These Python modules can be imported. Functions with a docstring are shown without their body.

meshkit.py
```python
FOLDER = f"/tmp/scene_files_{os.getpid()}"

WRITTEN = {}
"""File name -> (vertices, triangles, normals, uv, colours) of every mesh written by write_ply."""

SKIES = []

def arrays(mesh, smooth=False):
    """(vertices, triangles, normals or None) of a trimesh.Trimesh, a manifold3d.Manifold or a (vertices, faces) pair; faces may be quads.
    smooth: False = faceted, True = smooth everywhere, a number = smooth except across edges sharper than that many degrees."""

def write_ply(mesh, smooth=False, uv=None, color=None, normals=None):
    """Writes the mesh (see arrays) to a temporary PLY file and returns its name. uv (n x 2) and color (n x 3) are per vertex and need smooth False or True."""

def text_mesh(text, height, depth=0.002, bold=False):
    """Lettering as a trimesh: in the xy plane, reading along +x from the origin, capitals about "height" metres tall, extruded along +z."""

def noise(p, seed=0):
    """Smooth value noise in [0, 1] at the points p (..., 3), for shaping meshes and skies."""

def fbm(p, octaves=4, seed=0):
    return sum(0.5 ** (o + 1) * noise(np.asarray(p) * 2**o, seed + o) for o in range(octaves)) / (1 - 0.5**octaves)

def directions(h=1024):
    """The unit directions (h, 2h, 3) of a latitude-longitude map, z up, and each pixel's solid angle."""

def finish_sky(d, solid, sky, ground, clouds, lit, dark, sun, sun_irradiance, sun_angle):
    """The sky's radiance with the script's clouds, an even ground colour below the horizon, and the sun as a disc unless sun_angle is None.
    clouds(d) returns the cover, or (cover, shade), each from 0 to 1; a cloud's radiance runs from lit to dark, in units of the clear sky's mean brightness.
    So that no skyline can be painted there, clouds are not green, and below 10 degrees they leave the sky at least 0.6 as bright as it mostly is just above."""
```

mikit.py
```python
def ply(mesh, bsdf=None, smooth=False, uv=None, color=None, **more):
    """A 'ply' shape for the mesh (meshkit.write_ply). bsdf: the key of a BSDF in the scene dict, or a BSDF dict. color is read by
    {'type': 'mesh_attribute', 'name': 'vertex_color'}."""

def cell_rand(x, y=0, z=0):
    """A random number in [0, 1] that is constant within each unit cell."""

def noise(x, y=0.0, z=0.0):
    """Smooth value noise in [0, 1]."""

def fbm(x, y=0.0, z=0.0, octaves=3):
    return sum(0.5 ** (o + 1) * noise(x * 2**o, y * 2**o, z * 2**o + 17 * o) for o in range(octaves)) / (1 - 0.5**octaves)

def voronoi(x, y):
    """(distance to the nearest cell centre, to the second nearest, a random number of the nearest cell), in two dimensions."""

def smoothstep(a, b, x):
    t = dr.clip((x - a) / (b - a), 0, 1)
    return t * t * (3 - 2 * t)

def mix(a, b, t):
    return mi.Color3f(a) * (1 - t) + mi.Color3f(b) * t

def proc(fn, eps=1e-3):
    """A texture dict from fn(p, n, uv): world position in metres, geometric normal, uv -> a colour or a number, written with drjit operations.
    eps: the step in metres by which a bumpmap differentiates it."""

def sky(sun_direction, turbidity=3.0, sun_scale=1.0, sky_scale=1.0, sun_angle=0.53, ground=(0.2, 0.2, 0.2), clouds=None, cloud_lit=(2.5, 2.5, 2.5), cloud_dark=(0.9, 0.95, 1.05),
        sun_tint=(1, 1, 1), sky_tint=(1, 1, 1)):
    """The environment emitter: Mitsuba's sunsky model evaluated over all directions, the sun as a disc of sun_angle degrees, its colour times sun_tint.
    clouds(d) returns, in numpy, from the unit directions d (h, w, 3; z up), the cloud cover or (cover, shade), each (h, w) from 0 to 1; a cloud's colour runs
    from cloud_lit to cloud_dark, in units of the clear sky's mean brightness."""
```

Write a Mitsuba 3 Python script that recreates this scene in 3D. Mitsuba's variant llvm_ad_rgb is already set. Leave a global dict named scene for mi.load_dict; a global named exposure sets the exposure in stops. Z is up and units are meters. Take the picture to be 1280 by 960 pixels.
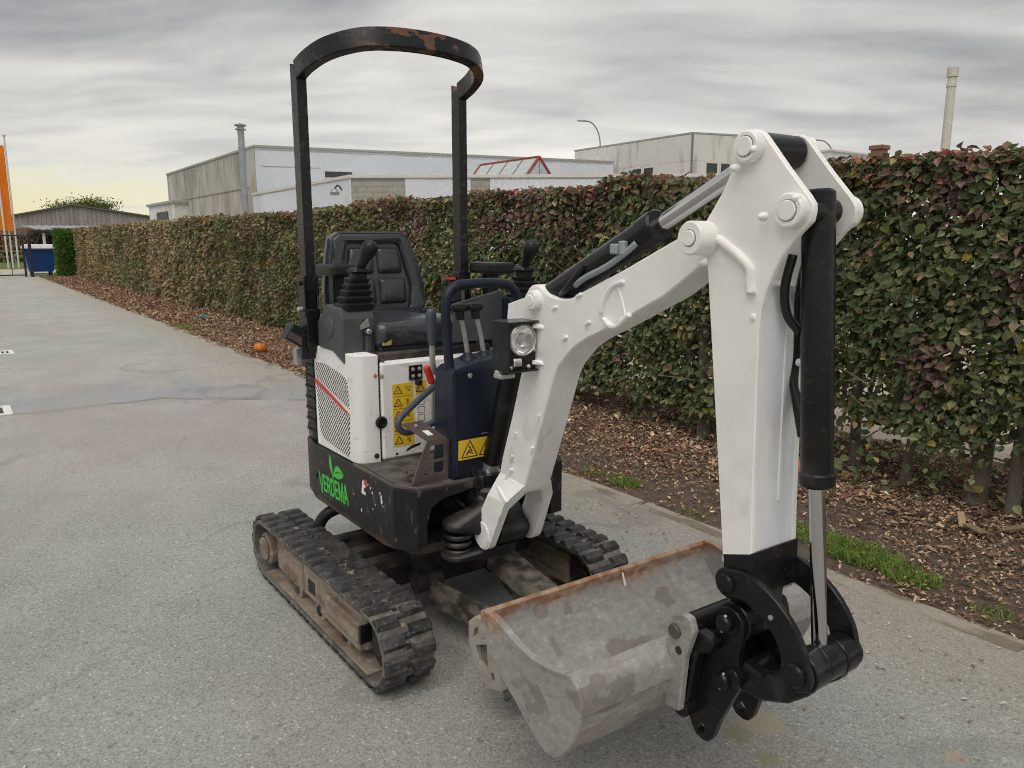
import math
import numpy as np
import trimesh
import manifold3d as m3
import shapely.geometry as sg
from shapely.ops import unary_union
import mitsuba as mi
import drjit as dr
import mikit
import meshkit
from mikit import proc, noise, fbm, voronoi, cell_rand, smoothstep, mix

T = mi.ScalarTransform4f
scene, labels = {}, {}
PI = math.pi
rng = np.random.default_rng(7)

# ------------------------------------------------------------------ camera, sky, exposure
# world: +Y runs away from the camera along hedge and drive, +X towards the hedge, z up
YAW, PITCH, EYE = math.radians(36.02), math.radians(10.56), 1.5
fwd = [math.sin(YAW) * math.cos(PITCH), math.cos(YAW) * math.cos(PITCH), -math.sin(PITCH)]
scene['camera'] = {'type': 'perspective', 'fov': 67.38, 'fov_axis': 'x', 'near_clip': 0.05, 'far_clip': 2000.0,
                   'to_world': T().look_at(origin=[0, 0, EYE], target=[fwd[0], fwd[1], EYE + fwd[2]], up=[0, 0, 1])}
exposure = 2.36


def clouds(d):
    z = np.clip(d[..., 2], 0.0, 1)
    q = d[..., :2] / (z[..., None] + 0.10)
    u, v = 0.777 * q[..., 0] - 0.629 * q[..., 1], 0.629 * q[..., 0] + 0.777 * q[..., 1]
    w = (meshkit.fbm(np.stack([u * 0.7, v * 0.7, 0 * u + 1.7], -1), 4, seed=2) - 0.5) * 2.4
    st = meshkit.fbm(np.stack([u * 0.50 + w * .4, v * 1.05 + w, 0 * u + 3.1], -1), 5, seed=4)
    st2 = meshkit.fbm(np.stack([u * 1.6 + w, v * 4.4 + w * 1.6, 0 * u + 9.7], -1), 5, seed=9)
    n = 0.5 + 2.1 * (0.55 * st + 0.45 * st2 - 0.5)
    el = np.degrees(np.arcsin(z))
    hi = np.clip((el - 2.5) / 20.0, 0, 1)
    west = 0.5 + 0.5 * (d[..., 1] * 0.96 - d[..., 0] * 0.28)
    shade = 0.10 + 0.62 * hi ** 0.6 + (n - 0.5) * (0.85 + 0.35 * hi) - 0.10 * west * (1 - hi)
    cover = 1.0 - 0.9 * np.clip((west - 0.80) / 0.18, 0, 1) * np.clip((6.3 - el) / 4.0 + (0.5 - n) * 2.4, 0, 1) * np.clip((12 - el) / 5.0, 0, 1)
    return cover, np.clip(shade, 0, 1)


scene['sky'] = mikit.sky([-0.36, -0.36, 0.86], turbidity=4.0, sun_scale=0.30, sky_scale=1.0, sun_angle=55, clouds=clouds,
                         cloud_lit=(2.26, 2.20, 2.04), cloud_dark=(0.61, 0.645, 0.715), sun_tint=(0.90, 1.0, 1.17), sky_tint=(1.24, 0.86, 0.43))


# ------------------------------------------------------------------ naming helpers
def numbered(k):
    if k not in scene and k not in labels and not any(s.startswith(k + '__') for s in scene):
        return k
    i = 1
    while True:
        c = f'{k}_{i:03d}'
        if c not in scene and c not in labels and not any(s.startswith(c + '__') for s in scene):
            return c
        i += 1


_NEXT = {}


def part(parent, name, mesh, bsdf, smooth=35, label=None, kind=None, to_world=None, **kw):
    base = f'{parent}__{name}' if parent else name
    i = _NEXT.get(base, 0)
    k = base if i == 0 else f'{base}_{i:03d}'
    _NEXT[base] = i + 1
    d = dict(mesh) if isinstance(mesh, dict) else mikit.ply(mesh, bsdf, smooth, **kw)
    if to_world is not None:
        d['to_world'] = to_world
    scene[k] = d
    if label or kind:
        labels[k] = {}
        if label:
            labels[k]['label'] = label
        if kind:
            labels[k]['kind'] = kind
    return k


def tag(k, label, cat, group=None, kind=None):
    labels[k] = {'label': label, 'category': cat}
    if group:
        labels[k]['group'] = group
    if kind:
        labels[k]['kind'] = kind
    return k


def struct(name, mesh, bsdf, smooth=False, kind='structure', label=None, **kw):
    scene[name] = mikit.ply(mesh, bsdf, smooth, **kw)
    labels[name] = {'kind': kind}
    if label:
        labels[name]['label'] = label
    return name


# ------------------------------------------------------------------ mesh helpers
def cat(*ms):
    return trimesh.util.concatenate([m for m in ms])


def hull(p):
    return trimesh.convex.convex_hull(np.asarray(p, float))


def box(x0, x1, y0, y1, z0, z1, b=0.004):
    b = min(b, 0.45 * min(x1 - x0, y1 - y0, z1 - z0))
    p = []
    for sx in (0, 1):
        for sy in (0, 1):
            for sz in (0, 1):
                X, Y, Z = (x1 if sx else x0), (y1 if sy else y0), (z1 if sz else z0)
                dx, dy, dz = (-b if sx else b), (-b if sy else b), (-b if sz else b)
                p += [(X, Y + dy, Z + dz), (X + dx, Y, Z + dz), (X + dx, Y + dy, Z)]
    return hull(p)


def plainbox(x0, x1, y0, y1, z0, z1):
    m = trimesh.creation.box((x1 - x0, y1 - y0, z1 - z0))
    m.apply_translation(((x0 + x1) / 2, (y0 + y1) / 2, (z0 + z1) / 2))
    return m


def rbox(x0, x1, y0, y1, z0, z1, r, n=6):
    """box with rounded edges and corners"""
    s = trimesh.creation.icosphere(subdivisions=2, radius=r).vertices
    r = min(r, 0.49 * min(x1 - x0, y1 - y0, z1 - z0))
    p = [s + [a, b, c] for a in (x0 + r, x1 - r) for b in (y0 + r, y1 - r) for c in (z0 + r, z1 - r)]
    return hull(np.vstack(p))


def to_manifold(m):
    m = trimesh.Trimesh(m.vertices, m.faces, process=True)
    m.merge_vertices(digits_vertex=6)
    m.update_faces(m.nondegenerate_faces())
    return m3.Manifold(m3.Mesh(np.asarray(m.vertices, np.float32), np.asarray(m.faces, np.uint32)))


def to_tri(M):
    k = M.to_mesh()
    return trimesh.Trimesh(k.vert_properties[:, :3].astype(float), k.tri_verts.astype(int), process=False)


def diff(a, *bs):
    A = to_manifold(a)
    for b in bs:
        A = A - to_manifold(b)
    return to_tri(A)


def union(*ms):
    A = to_manifold(ms[0])
    for b in ms[1:]:
        A = A + to_manifold(b)
    return to_tri(A)


def prism(poly, z0, z1, b=0.0025):
    """polygon (list or shapely, holes allowed) extruded in z with chamfered rims"""
    if not isinstance(poly, sg.Polygon):
        poly = sg.Polygon(poly)
    poly = sg.polygon.orient(poly.buffer(0), 1.0)
    if b <= 0:
        m = trimesh.creation.extrude_polygon(poly, z1 - z0, engine='earcut')
        m.apply_translation((0, 0, z0))
        return m
    rings = [np.array(poly.exterior.coords)[:-1]] + [np.array(i.coords)[:-1] for i in poly.interiors]
    full, ins = [], []
    for r in rings:
        p, q = np.roll(r, 1, 0), np.roll(r, -1, 0)
        e0 = (r - p) / (np.linalg.norm(r - p, axis=1, keepdims=True) + 1e-12)
        e1 = (q - r) / (np.linalg.norm(q - r, axis=1, keepdims=True) + 1e-12)
        n0, n1 = np.stack([-e0[:, 1], e0[:, 0]], 1), np.stack([-e1[:, 1], e1[:, 0]], 1)
        m = n0 + n1
        m = m / np.maximum((m * n0).sum(1, keepdims=True), 0.45)
        full.append(r)
        ins.append(r + m * b / np.maximum(1, np.linalg.norm(m, axis=1, keepdims=True) / 2))
    P = sg.Polygon(full[0], full[1:])
    v2, f2 = trimesh.creation.triangulate_polygon(P, engine='earcut')
    F, I = np.vstack(full), np.vstack(ins)
    d = np.linalg.norm(v2[:, None, :2] - F[None], axis=2)
    mp = d.argmin(1)
    f2 = mp[f2]
    n = len(F)
    V = np.vstack([np.c_[I, np.full(n, z0)], np.c_[F, np.full(n, z0 + b)], np.c_[F, np.full(n, z1 - b)], np.c_[I, np.full(n, z1)]])
    a = F[f2]
    area = np.cross(a[:, 1] - a[:, 0], a[:, 2] - a[:, 0])
    f2 = np.where((area < 0)[:, None], f2[:, ::-1], f2)
    faces = [f2[:, ::-1], f2 + 3 * n]
    o = 0
    for r in full:
        i = np.arange(len(r))
        j = (i + 1) % len(r)
        for L in range(3):
            A, B, C, D = o + i + L * n, o + j + L * n, o + j + (L + 1) * n, o + i + (L + 1) * n
            faces += [np.stack([A, B, C], 1), np.stack([A, C, D], 1)]
        o += len(r)
    return trimesh.Trimesh(V, np.vstack(faces), process=False)


def frame(m, O, ex, ey, ez):
    M = np.eye(4)
    M[:3, 0], M[:3, 1], M[:3, 2], M[:3, 3] = ex, ey, ez, O
    m = m.copy()
    m.vertices = m.vertices @ M[:3, :3].T + M[:3, 3]
    if np.linalg.det(M[:3, :3]) < 0:
        m.faces = m.faces[:, ::-1]
    return m


def xz(poly, y0, y1, b=0.0025):
    """polygon given as (x, z), thick along y"""
    return frame(prism(poly, y0, y1, b), (0, 0, 0), (1, 0, 0), (0, 0, 1), (0, 1, 0))


def yz(poly, x0, x1, b=0.0025):
    return frame(prism(poly, x0, x1, b), (0, 0, 0), (0, 1, 0), (0, 0, 1), (1, 0, 0))


def basis(d):
    d = np.asarray(d, float)
    d = d / np.linalg.norm(d)
    a = np.cross([0, 0, 1.0] if abs(d[2]) < 0.95 else [1.0, 0, 0], d)
    a /= np.linalg.norm(a)
    return a, np.cross(d, a), d


def lathe(prof, p0, d, n=28):
    """profile of (radius, height) turned about the axis d from p0"""
    m = trimesh.creation.revolve(np.array(prof), sections=n)
    ex, ey, ez = basis(d)
    m = frame(m, p0, ex, ey, ez)
    if m.volume < 0:
        m.invert()
    return m


def cyl(p0, p1, r, n=24, b=0.003):
    p0, p1 = np.array(p0, float), np.array(p1, float)
    L = np.linalg.norm(p1 - p0)
    b = min(b, r * 0.4, L * 0.4)
    return lathe([(0, 0), (r - b, 0), (r, b), (r, L - b), (r - b, L), (0, L)], p0, p1 - p0, n)


def spline(pts, n=8):
    p = np.array(pts, float)
    p = np.vstack([2 * p[0] - p[1], p, 2 * p[-1] - p[-2]])
    out = []
    for i in range(1, len(p) - 2):
        t = np.linspace(0, 1, n, endpoint=False)[:, None]
        a, b, c, d = p[i - 1], p[i], p[i + 1], p[i + 2]
        out.append(0.5 * (2 * b + (c - a) * t + (2 * a - 5 * b + 4 * c - d) * t ** 2 + (3 * b - a - 3 * c + d) * t ** 3))
    return np.vstack(out + [p[-2][None]])


def sweep(path, sect, up=(0, 0, 1), caps=True):
    """closed 2-d section swept along a path; section x = sideways, y = along the carried-up direction"""
    p, s = np.asarray(path, float), np.asarray(sect, float)
    t = np.gradient(p, axis=0)
    t /= np.linalg.norm(t, axis=1, keepdims=True)
    u = np.array(up, float)
    V = []
    for i in range(len(p)):
        u = u - (u @ t[i]) * t[i]
        u /= np.linalg.norm(u)
        side = np.cross(t[i], u)
        V.append(p[i] + s[:, :1] * side + s[:, 1:] * u)
    n, k = len(s), len(p)
    V = np.vstack(V)
    F = []
    for i in range(k - 1):
        for j in range(n):
            a, b = i * n + j, i * n + (j + 1) % n
            F += [(a, b, b + n), (a, b + n, a + n)]
    if caps:
        c0, c1 = len(V), len(V) + 1
        V = np.vstack([V, V[:n].mean(0), V[(k - 1) * n:k * n].mean(0)])
        for j in range(n):
            F += [(c0, (j + 1) % n, j), (c1, (k - 1) * n + j, (k - 1) * n + (j + 1) % n)]
    m = trimesh.Trimesh(V, F, process=False)
    if m.volume < 0:
        m.invert()
    return m


def circle(r, n=12):
    a = np.arange(n) * 2 * PI / n
    return np.c_[np.cos(a), np.sin(a)] * r


def tube(pts, r, n=12, k=8, smooth=True):
    return sweep(spline(pts, k) if smooth else np.array(pts, float), circle(r, n), up=(0.13, 0.21, 0.97))


def rrect(w, h, r, n=4):
    return np.array(sg.box(-w / 2 + r, -h / 2 + r, w / 2 - r, h / 2 - r).buffer(r, n).exterior.coords)[:-1]


def bolt(c, d, r=0.009, h=0.006):
    d = np.array(d, float) / np.linalg.norm(d)
    c = np.array(c, float)
    return cat(lathe([(0, 0), (r * 1.45, 0), (r * 1.45, h * .3), (0, h * .3)], c, d, 14), lathe([(0, 0), (r, 0), (r, h), (r * .8, h * 1.2), (0, h * 1.2)], c, d, 6))


def facing(m2, O, ex, ey):
    ex, ey = np.array(ex, float), np.array(ey, float)
    return frame(m2, O, ex, ey, np.cross(ex, ey))


def line2(pts, w):
    return sg.LineString(pts).buffer(w / 2, cap_style=2, join_style=2)


# ------------------------------------------------------------------ materials
def rgb(c):
    return {'type': 'rgb', 'value': list(c)}


def mat(name, color, rough=0.5, metallic=0.0, bump=None, bscale=1.0, two=True, spec=None, coat=None, eps=1e-3):
    d = {'type': 'principled', 'base_color': color if isinstance(color, dict) else rgb(color), 'roughness': rough if not isinstance(rough, dict) else rough, 'metallic': metallic}
    if spec is not None:
        d['specular'] = spec
    if coat:
        d['clearcoat'] = coat
        d['clearcoat_gloss'] = 0.85
    if bump is not None:
        d = {'type': 'bumpmap', 'arbitrary': proc(bump, eps), 'scale': bscale, 'bsdf': d}
    scene[name] = {'type': 'twosided', 'bsdf': d} if two else d


def lum(x):
    return mi.Color3f(x)


def f_paint(p, n, uv):
    g = fbm(p.x * 9, p.y * 9, p.z * 9, 4)
    s = fbm(p.x * 60, p.y * 60, p.z * 14, 3)
    c = mix((0.735, 0.732, 0.715), (0.79, 0.787, 0.77), smoothstep(0.3, 0.65, g))
    c = mix(c, (0.42, 0.39, 0.35), smoothstep(0.60, 0.72, fbm(p.x * 22, p.y * 22, p.z * 9, 4)) * smoothstep(1.15, 0.72, p.z) * 0.35)
    return mix(c, (0.60, 0.58, 0.54), smoothstep(0.70, 0.85, s) * 0.2)


mat('white_paint', proc(f_paint), 0.33, coat=0.25, bump=lambda p, n, uv: fbm(p.x * 55, p.y * 55, p.z * 55, 3) * 0.0006, bscale=1.0)


def f_panel(p, n, uv):
    g = fbm(p.x * 7, p.y * 7, p.z * 7, 4)
    s = fbm(p.x * 40, p.y * 40, p.z * 40, 3)
    c = mix((0.74, 0.74, 0.72), (0.80, 0.80, 0.785), g)
    return mix(c, (0.42, 0.40, 0.36), smoothstep(0.68, 0.78, s) * 0.4 + smoothstep(0.62, 0.8, g) * 0.25)


mat('panel_white', proc(f_panel), 0.38)


def f_grille(p, n, uv):
    a = (p.y + p.z * 1.0) / 0.0185
    row = dr.floor(a)
    t = a - row
    b = (p.y - p.z) / 0.030 + row * 0.5
    s = b - dr.floor(b)
    hole = dr.select(t < 0.50, 1.0, 0.0)
    return mix((0.72, 0.72, 0.70), (0.02, 0.02, 0.02), hole)


mat('grille_paint', proc(f_grille), 0.45)


def f_black(p, n, uv):
    g = fbm(p.x * 14, p.y * 14, p.z * 14, 4)
    s = fbm(p.x * 70, p.y * 70, p.z * 70, 2)
    c = mix((0.005, 0.005, 0.006), (0.013, 0.013, 0.0145), g)
    return mix(c, (0.07, 0.065, 0.06), smoothstep(0.60, 0.8, g) * 0.25 + smoothstep(0.7, 0.8, s) * 0.2)


mat('black_paint', proc(f_black), 0.24, spec=0.28, bump=lambda p, n, uv: fbm(p.x * 70, p.y * 70, p.z * 70, 3) * 0.0006)


def f_skirt(p, n, uv):
    g = fbm(p.x * 12, p.y * 12, p.z * 12, 4)
    edge = smoothstep(0.44, 0.385, p.z + (g - 0.5) * 0.05)
    c = mix((0.008, 0.0085, 0.009), (0.017, 0.0175, 0.0185), g)
    s = fbm(p.x * 55, p.y * 55, p.z * 22, 3)
    c = mix(c, (0.16, 0.15, 0.14), smoothstep(0.66, 0.76, s) * 0.35)
    return mix(c, (0.14, 0.085, 0.05), edge * 0.7)


mat('skirt_black', proc(f_skirt), 0.42, spec=0.28)
mat('navy_paint', proc(lambda p, n, uv: mix((0.007, 0.011, 0.022), (0.018, 0.024, 0.040), fbm(p.x * 26, p.y * 26, p.z * 8, 4))), 0.36, spec=0.28)
mat('dark_plastic', proc(lambda p, n, uv: mix((0.040, 0.045, 0.052), (0.068, 0.074, 0.083), fbm(p.x * 20, p.y * 20, p.z * 20, 4))), 0.48,
    bump=lambda p, n, uv: noise(p.x * 700, p.y * 700, p.z * 700) * 0.00025, eps=3e-4)
mat('black_rubber', (0.012, 0.012, 0.014), 0.4, spec=0.35)
mat('vinyl', proc(lambda p, n, uv: mix((0.022, 0.025, 0.032), (0.042, 0.046, 0.056), fbm(p.x * 11, p.y * 11, p.z * 11, 4))), 0.27, spec=0.7,
    bump=lambda p, n, uv: fbm(p.x * 26, p.y * 26, p.z * 26, 2) * 0.003 + noise(p.x * 500, p.y * 500, p.z * 500) * 0.0002, eps=6e-4)
mat('foam', (0.42, 0.27, 0.09), 0.95)


def f_rubber(p, n, uv):
    g = fbm(p.x * 11, p.y * 11, p.z * 11, 4)
    s = fbm(p.x * 60, p.y * 60, p.z * 60, 3)
    c = mix((0.055, 0.054, 0.051), (0.125, 0.120, 0.110), smoothstep(0.3, 0.7, g))
    return mix(c, (0.24, 0.222, 0.195), smoothstep(0.52, 0.75, s) * 0.55)


mat('track_rubber', proc(f_rubber), 0.62, bump=lambda p, n, uv: fbm(p.x * 90, p.y * 90, p.z * 90, 3) * 0.002)


def f_mud(p, n, uv):
    g = fbm(p.x * 16, p.y * 16, p.z * 16, 4)
    s = fbm(p.x * 60, p.y * 60, p.z * 60, 3)
    c = mix((0.15, 0.118, 0.09), (0.31, 0.262, 0.207), g)
    c = mix(c, (0.13, 0.085, 0.055), smoothstep(0.50, 0.66, fbm(p.x * 9 + 2, p.y * 6, p.z * 16, 4)) * 0.75)
    return mix(c, (0.40, 0.37, 0.33), smoothstep(0.60, 0.78, s) * 0.5)


mat('mud_steel', proc(f_mud), 0.75, bump=lambda p, n, uv: fbm(p.x * 80, p.y * 80, p.z * 80, 3) * 0.002)


def f_under(p, n, uv):
    g = fbm(p.x * 14, p.y * 14, p.z * 14, 4)
    return mix((0.014, 0.013, 0.012), (0.070, 0.058, 0.046), smoothstep(0.4, 0.8, g))


mat('dirty_black', proc(f_under), 0.7, bump=lambda p, n, uv: fbm(p.x * 80, p.y * 80, p.z * 80, 3) * 0.002)
P0 = np.array([1.54, 2.14, 0.0])
FW = np.array([-0.029, -0.99958, 0.0])
LT = np.array([0.99958, -0.029, 0.0])


def f_bucket(p, n, uv):
    s = -(p.y - 2.14) - 0.029 * (p.x - 1.54)
    g = fbm(p.x * 9, p.y * 9, p.z * 9, 5)
    h = fbm(p.x * 48, p.y * 48, p.z * 48, 5)
    st = fbm(p.x * 9, p.y * 75, p.z * 75, 4)
    q2 = fbm(p.x * 150, p.y * 150, p.z * 150, 3)
    c = mix((0.215, 0.21, 0.20), (0.345, 0.338, 0.325), smoothstep(0.2, 0.8, g * 0.2 + h * 0.5 + q2 * 0.3))
    c = mix(c, (0.52, 0.505, 0.48), smoothstep(0.58, 0.80, h * 0.6 + q2 * 0.4) * 0.45)
    m = fbm(p.x * 11 + 5, p.y * 11, p.z * 11, 5)
    c = mix(c, (0.155, 0.13, 0.12), smoothstep(0.61, 0.66, m + (h - 0.5) * 0.12) * 0.6)
    c = mix(c, (0.15, 0.14, 0.13), smoothstep(0.60, 0.74, st) * 0.22)
    lip = smoothstep(0.452, 0.488, p.z + (g - 0.5) * 0.09 + (h - 0.5) * 0.03) * smoothstep(0.66, 0.56, s)
    rust = mix((0.26, 0.12, 0.06), (0.37, 0.25, 0.17), smoothstep(0.35, 0.65, h))
    c = mix(c, rust, lip * 0.92)
    return mix(c, (0.25, 0.165, 0.115), smoothstep(0.62, 0.76, g) * 0.3)


mat('bucket_steel', proc(f_bucket), 0.6, metallic=0.1, bump=lambda p, n, uv: fbm(p.x * 55, p.y * 55, p.z * 55, 4) * 0.0035 + fbm(p.x * 9, p.y * 9, p.z * 9, 2) * 0.006, eps=1.2e-3)


def f_rops(p, n, uv):
    g = fbm(p.x * 16 + 3, p.y * 16, p.z * 22, 4)
    h = fbm(p.x * 60, p.y * 60, p.z * 60, 3)
    top = smoothstep(2.10, 2.17, p.z) * smoothstep(1.25, 1.42, p.x)
    r = smoothstep(0.555, 0.595, g) * top + smoothstep(2.16, 2.225, p.z) * 0.0
    c = mix((0.008, 0.0085, 0.010), (0.019, 0.020, 0.0235), h)
    c = mix(c, (0.12, 0.12, 0.12), smoothstep(0.64, 0.76, h) * 0.25)
    return mix(c, mix((0.085, 0.042, 0.028), (0.175, 0.088, 0.055), h), r)


mat('frame_paint', proc(f_rops), 0.32, spec=0.3, bump=lambda p, n, uv: fbm(p.x * 60, p.y * 60, p.z * 60, 3) * 0.00025)
mat('chrome', {'type': 'rgb', 'value': [0.55, 0.55, 0.56]}, 0.07, metallic=1.0)
mat('zinc', proc(lambda p, n, uv: mix((0.35, 0.35, 0.34), (0.58, 0.57, 0.55), fbm(p.x * 60, p.y * 60, p.z * 60, 3))), 0.38, metallic=0.7)
mat('brown_steel', proc(lambda p, n, uv: mix((0.055, 0.042, 0.040), (0.15, 0.12, 0.11), fbm(p.x * 22, p.y * 22, p.z * 22, 4))), 0.4, metallic=0.3)
mat('mat_floor', proc(lambda p, n, uv: mix((0.035, 0.034, 0.032), (0.11, 0.105, 0.095), smoothstep(0.3, 0.75, fbm(p.x * 18, p.y * 18, p.z * 18, 4)))), 0.6)
mat('grey_lever', (0.33, 0.33, 0.31), 0.4)
mat('blue_grip', (0.055, 0.065, 0.085), 0.4)
mat('red_plastic', (0.55, 0.035, 0.025), 0.4)
mat('red_sticker', (0.50, 0.045, 0.04), 0.45)
mat('yellow_sticker', proc(lambda p, n, uv: mix((0.72, 0.46, 0.02), (0.78, 0.53, 0.04), fbm(p.x * 30, p.y * 30, p.z * 30, 3))), 0.4)
mat('black_print', (0.018, 0.018, 0.018), 0.5)
mat('white_sticker', (0.74, 0.74, 0.72), 0.45)
mat('green_sticker', (0.045, 0.50, 0.055), 0.45)
mat('lamp_mirror', (0.85, 0.85, 0.85), 0.12, metallic=1.0)
scene['clear_lens'] = {'type': 'thindielectric', 'int_ior': 1.5}


# ground materials
def f_asphalt(p, n, uv):
    near = smoothstep(14.0, 4.0, dr.sqrt(p.x * p.x + p.y * p.y))
    a, b, r = voronoi(p.x * 125, p.y * 125)
    a2, b2, r2 = voronoi(p.x * 52 + 7, p.y * 52)
    big = fbm(p.x * 0.55, p.y * 0.55, 0.0, 4)
    mid = fbm(p.x * 3.1, p.y * 3.1, 5.0, 4)
    base = mix((0.315, 0.303, 0.272), (0.395, 0.380, 0.342), smoothstep(0.3, 0.7, mid))
    base = mix(base, mix((0.375, 0.335, 0.30), (0.325, 0.333, 0.298), smoothstep(0.42, 0.60, big)), 0.5)
    # the repaired strip across the drive
    seam = 7.9 - 0.02 * p.x - dr.select(p.x > 1.55, (p.x - 1.55) * 0.78, 0.0) + (fbm(p.x * 4, p.y * 0.5, 1.0, 3) - 0.5) * 0.12
    band = smoothstep(0.0, 0.05, p.y - seam) * smoothstep(1.25, 0.75, p.y - seam + (mid - 0.5) * 1.0)
    base = mix(base, mix((0.27, 0.272, 0.275), (0.325, 0.327, 0.325), mid), band * 0.75)
    line = smoothstep(0.06, 0.02, dr.abs(p.y - seam)) * smoothstep(0.35, 0.6, fbm(p.x * 2.3, p.y * 2.3, 3.0, 3) + 0.12)
    base = mix(base, (0.12, 0.115, 0.105), line * 0.65)
    # earth tracked along the edging
    dirt = smoothstep(2.35, 3.05, p.x + (mid - 0.5) * 0.9) * 0.6
    base = mix(base, (0.33, 0.28, 0.215), dirt)
    pat = smoothstep(0.55, 0.63, fbm(p.x * 1.3 + 4, p.y * 0.45, 8.0, 4)) * 0.4
    base = mix(base, (0.345, 0.295, 0.26), pat)
    g1 = noise(p.x * 390, p.y * 390, 0.5)
    g2 = noise(p.x * 170, p.y * 170, 7.5)
    grain = (0.58 + 0.84 * smoothstep(0.15, 0.85, 0.55 * g1 + 0.45 * g2)) * (0.5 + 0.5 * near) + (0.5 - 0.5 * near)
    base = base * grain
    a2, b2, r2 = voronoi(p.x * 46 + 7, p.y * 46 + p.x * 20)
    pale = dr.select(r2 > 0.90, smoothstep(0.26, 0.12, a2), 0.0) * near
    base = mix(base, (0.74, 0.72, 0.66), pale * 0.55)
    dark = smoothstep(0.70, 0.80, noise(p.x * 62, p.y * 62, 3.5)) * near
    crack = smoothstep(0.030, 0.008, dr.abs(fbm(p.x * 0.9 + 3, p.y * 0.9, 2.0, 4) - 0.5)) * smoothstep(0.50, 0.62, fbm(p.x * 0.5, p.y * 0.5, 11.0, 3))
    base = mix(base, (0.17, 0.16, 0.145), crack * 0.35)
    for cx, cy, rr, cc in ((1.93, 1.31, .085, (.46, .37, .24)), (1.82, 1.32, .06, (.26, .25, .12)), (1.80, 1.19, .05, (.25, .27, .10)), (2.25, .87, .04, (.42, .3, .18))):
        dd = dr.sqrt((p.x - cx) * (p.x - cx) + (p.y - cy) * (p.y - cy)) / rr
        base = mix(base, cc, smoothstep(1.1, 0.35, dd + (g1 + g2 - 1.0) * 0.5) * 0.6)
    base = base * mi.Color3f(0.82, 0.86, 0.915)
    return mix(base, (0.13, 0.125, 0.115), dark * 0.5)


def b_asphalt(p, n, uv):
    return noise(p.x * 390, p.y * 390, 0.5) * 0.0006 + noise(p.x * 170, p.y * 170, 7.5) * 0.0012 + noise(p.x * 30, p.y * 30, 0.0) * 0.002


mat('asphalt_surface', proc(f_asphalt), 0.78, bump=b_asphalt, eps=1.2e-3, spec=0.3)


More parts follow.
